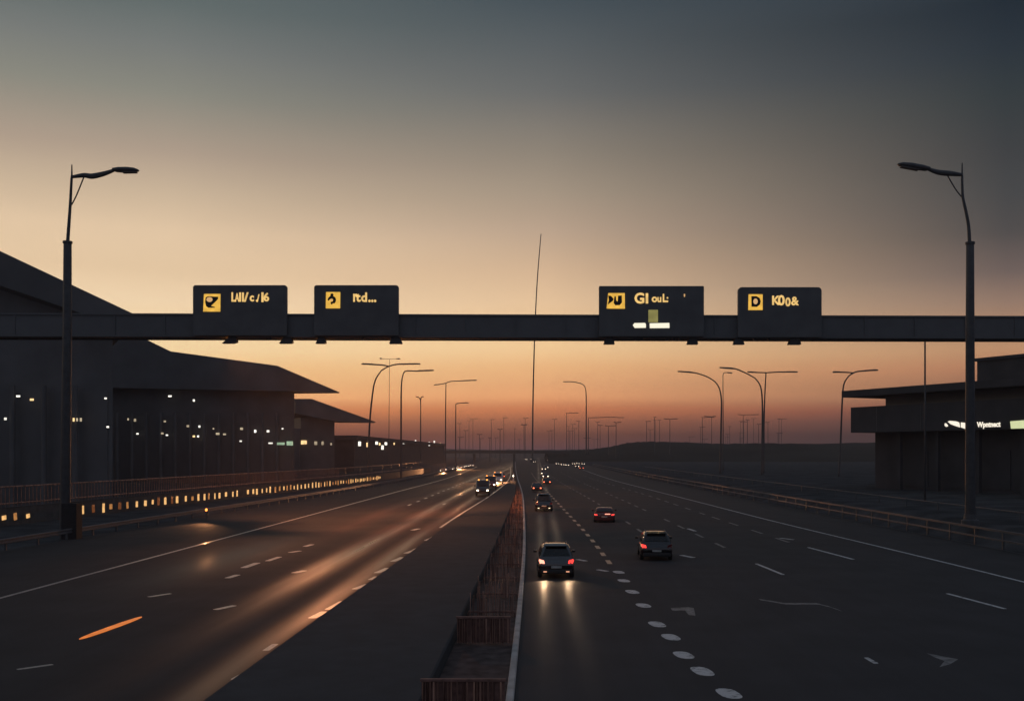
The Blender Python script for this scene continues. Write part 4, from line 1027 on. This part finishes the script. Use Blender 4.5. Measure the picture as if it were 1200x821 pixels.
def sstep(v, a, b, kind='SMOOTHSTEP'):
    m = N.new('ShaderNodeMapRange'); m.interpolation_type = kind; m.inputs['From Min'].default_value = math.radians(a); m.inputs['From Max'].default_value = math.radians(b); L.new(v, m.inputs['Value']); return m.outputs['Result']
cols = []
for px in (200, 640, 1180):
    st = []
    for i, py in enumerate(SKY_ROWS):
        c = srgb(*SKY[px][i]); k = CORR.get(px, [(1, 1, 1)] * len(SKY_ROWS))[i]
        st.append((math.sqrt(sinel(px, py)), tuple(max(0., u * v) for u, v in zip(c, k)) + (1,)))
    st.sort(); st = [(0., st[0][1])] + st + [(math.sqrt(a), srgb(*c)) for a, c in ROOF_SKY]
    cols.append(ramp(N, L, el, st))
cb = ramp(N, L, el, [(math.sqrt(a), srgb(*c)) for a, c in BACK])
def mixc(f, a, b):
    m = N.new('ShaderNodeMix'); m.data_type = 'RGBA'; L.new(f, m.inputs['Factor']); L.new(a, m.inputs['A']); L.new(b, m.inputs['B']); return m.outputs['Result']
c = mixc(sstep(az.outputs[0], -19.7, .48, 'LINEAR'), cols[0], cols[1])
f2 = sstep(az.outputs[0], .48, 24.6, 'LINEAR')
f2 = math_node(N, 'MULTIPLY', f2, math_node(N, 'SUBTRACT', 1.28, math_node(N, 'MULTIPLY', f2, .28)))
c = mixc(f2, c, cols[2])
c = mixc(sstep(math_node(N, 'ABSOLUTE', math_node(N, 'ADD', az.outputs[0], math.radians(14))), 50, 120), c, cb)
# faint uneven layers of dusk haze
mp_ = N.new('ShaderNodeMapping'); mp_.inputs['Scale'].default_value = (1.2, 1.2, 7); L.new(tc.outputs['Generated'], mp_.inputs['Vector'])
nz = N.new('ShaderNodeTexNoise'); nz.inputs['Scale'].default_value = 2.2; nz.inputs['Detail'].default_value = 3; L.new(mp_.outputs[0], nz.inputs['Vector'])
mr = N.new('ShaderNodeMapRange'); mr.inputs['From Min'].default_value = .3; mr.inputs['From Max'].default_value = .7; mr.inputs['To Min'].default_value = .975; mr.inputs['To Max'].default_value = 1.025
L.new(nz.outputs['Fac'], mr.inputs['Value'])
mul = N.new('ShaderNodeVectorMath'); mul.operation = 'SCALE'; L.new(c, mul.inputs[0]); L.new(mr.outputs['Result'], mul.inputs['Scale'])
L.new(mul.outputs[0], bg.inputs['Color']); bg.inputs['Strength'].default_value = 1.0

sun = bpy.data.lights.new('sun', 'SUN'); sun.energy = .05; sun.angle = math.radians(6); sun.color = (1., .62, .38)
so = bpy.data.objects.new('sun', sun); COL.objects.link(so)
so.rotation_euler = Vector((math.sin(math.radians(16)), -math.cos(math.radians(16)), -.03)).to_track_quat('-Z', 'Y').to_euler()

HAZE = 0.0003
if HAZE:
    mb = MB().span((-2550, -450, -1.5), (2550, 3050, 152))
    m = bpy.data.materials.new('dusk_haze'); m.use_nodes = True; nt = m.node_tree
    nt.nodes.remove(nt.nodes['Principled BSDF'])
    pv = nt.nodes.new('ShaderNodeVolumePrincipled'); pv.inputs['Color'].default_value = (.80, .74, .76, 1); pv.inputs['Density'].default_value = HAZE; pv.inputs['Anisotropy'].default_value = .2
    nt.links.new(pv.outputs[0], nt.nodes['Material Output'].inputs['Volume'])
    mb.build('haze', m, kind='stuff')

cam = bpy.data.cameras.new('camera'); co = bpy.data.objects.new('camera', cam); COL.objects.link(co)
cam.sensor_fit = 'HORIZONTAL'; cam.sensor_width = 36; cam.lens = 36
cam.shift_x = -(CX - 600) / 1200; cam.shift_y = (CY - 410.5) / 1200
cam.clip_start = .1; cam.clip_end = 20000
co.location = (0, 0, H); co.rotation_euler = (PI / 2, 0, 0)
S.camera = co
S.render.engine = 'CYCLES'
S.cycles.use_denoising = True
S.cycles.max_bounces = 4; S.cycles.volume_bounces = 0
S.cycles.sample_clamp_indirect = 4
S.view_settings.view_transform = 'Standard'; S.view_settings.look = 'None'
S.view_settings.exposure = 0; S.view_settings.gamma = 1; S.view_settings.use_curve_mapping = False
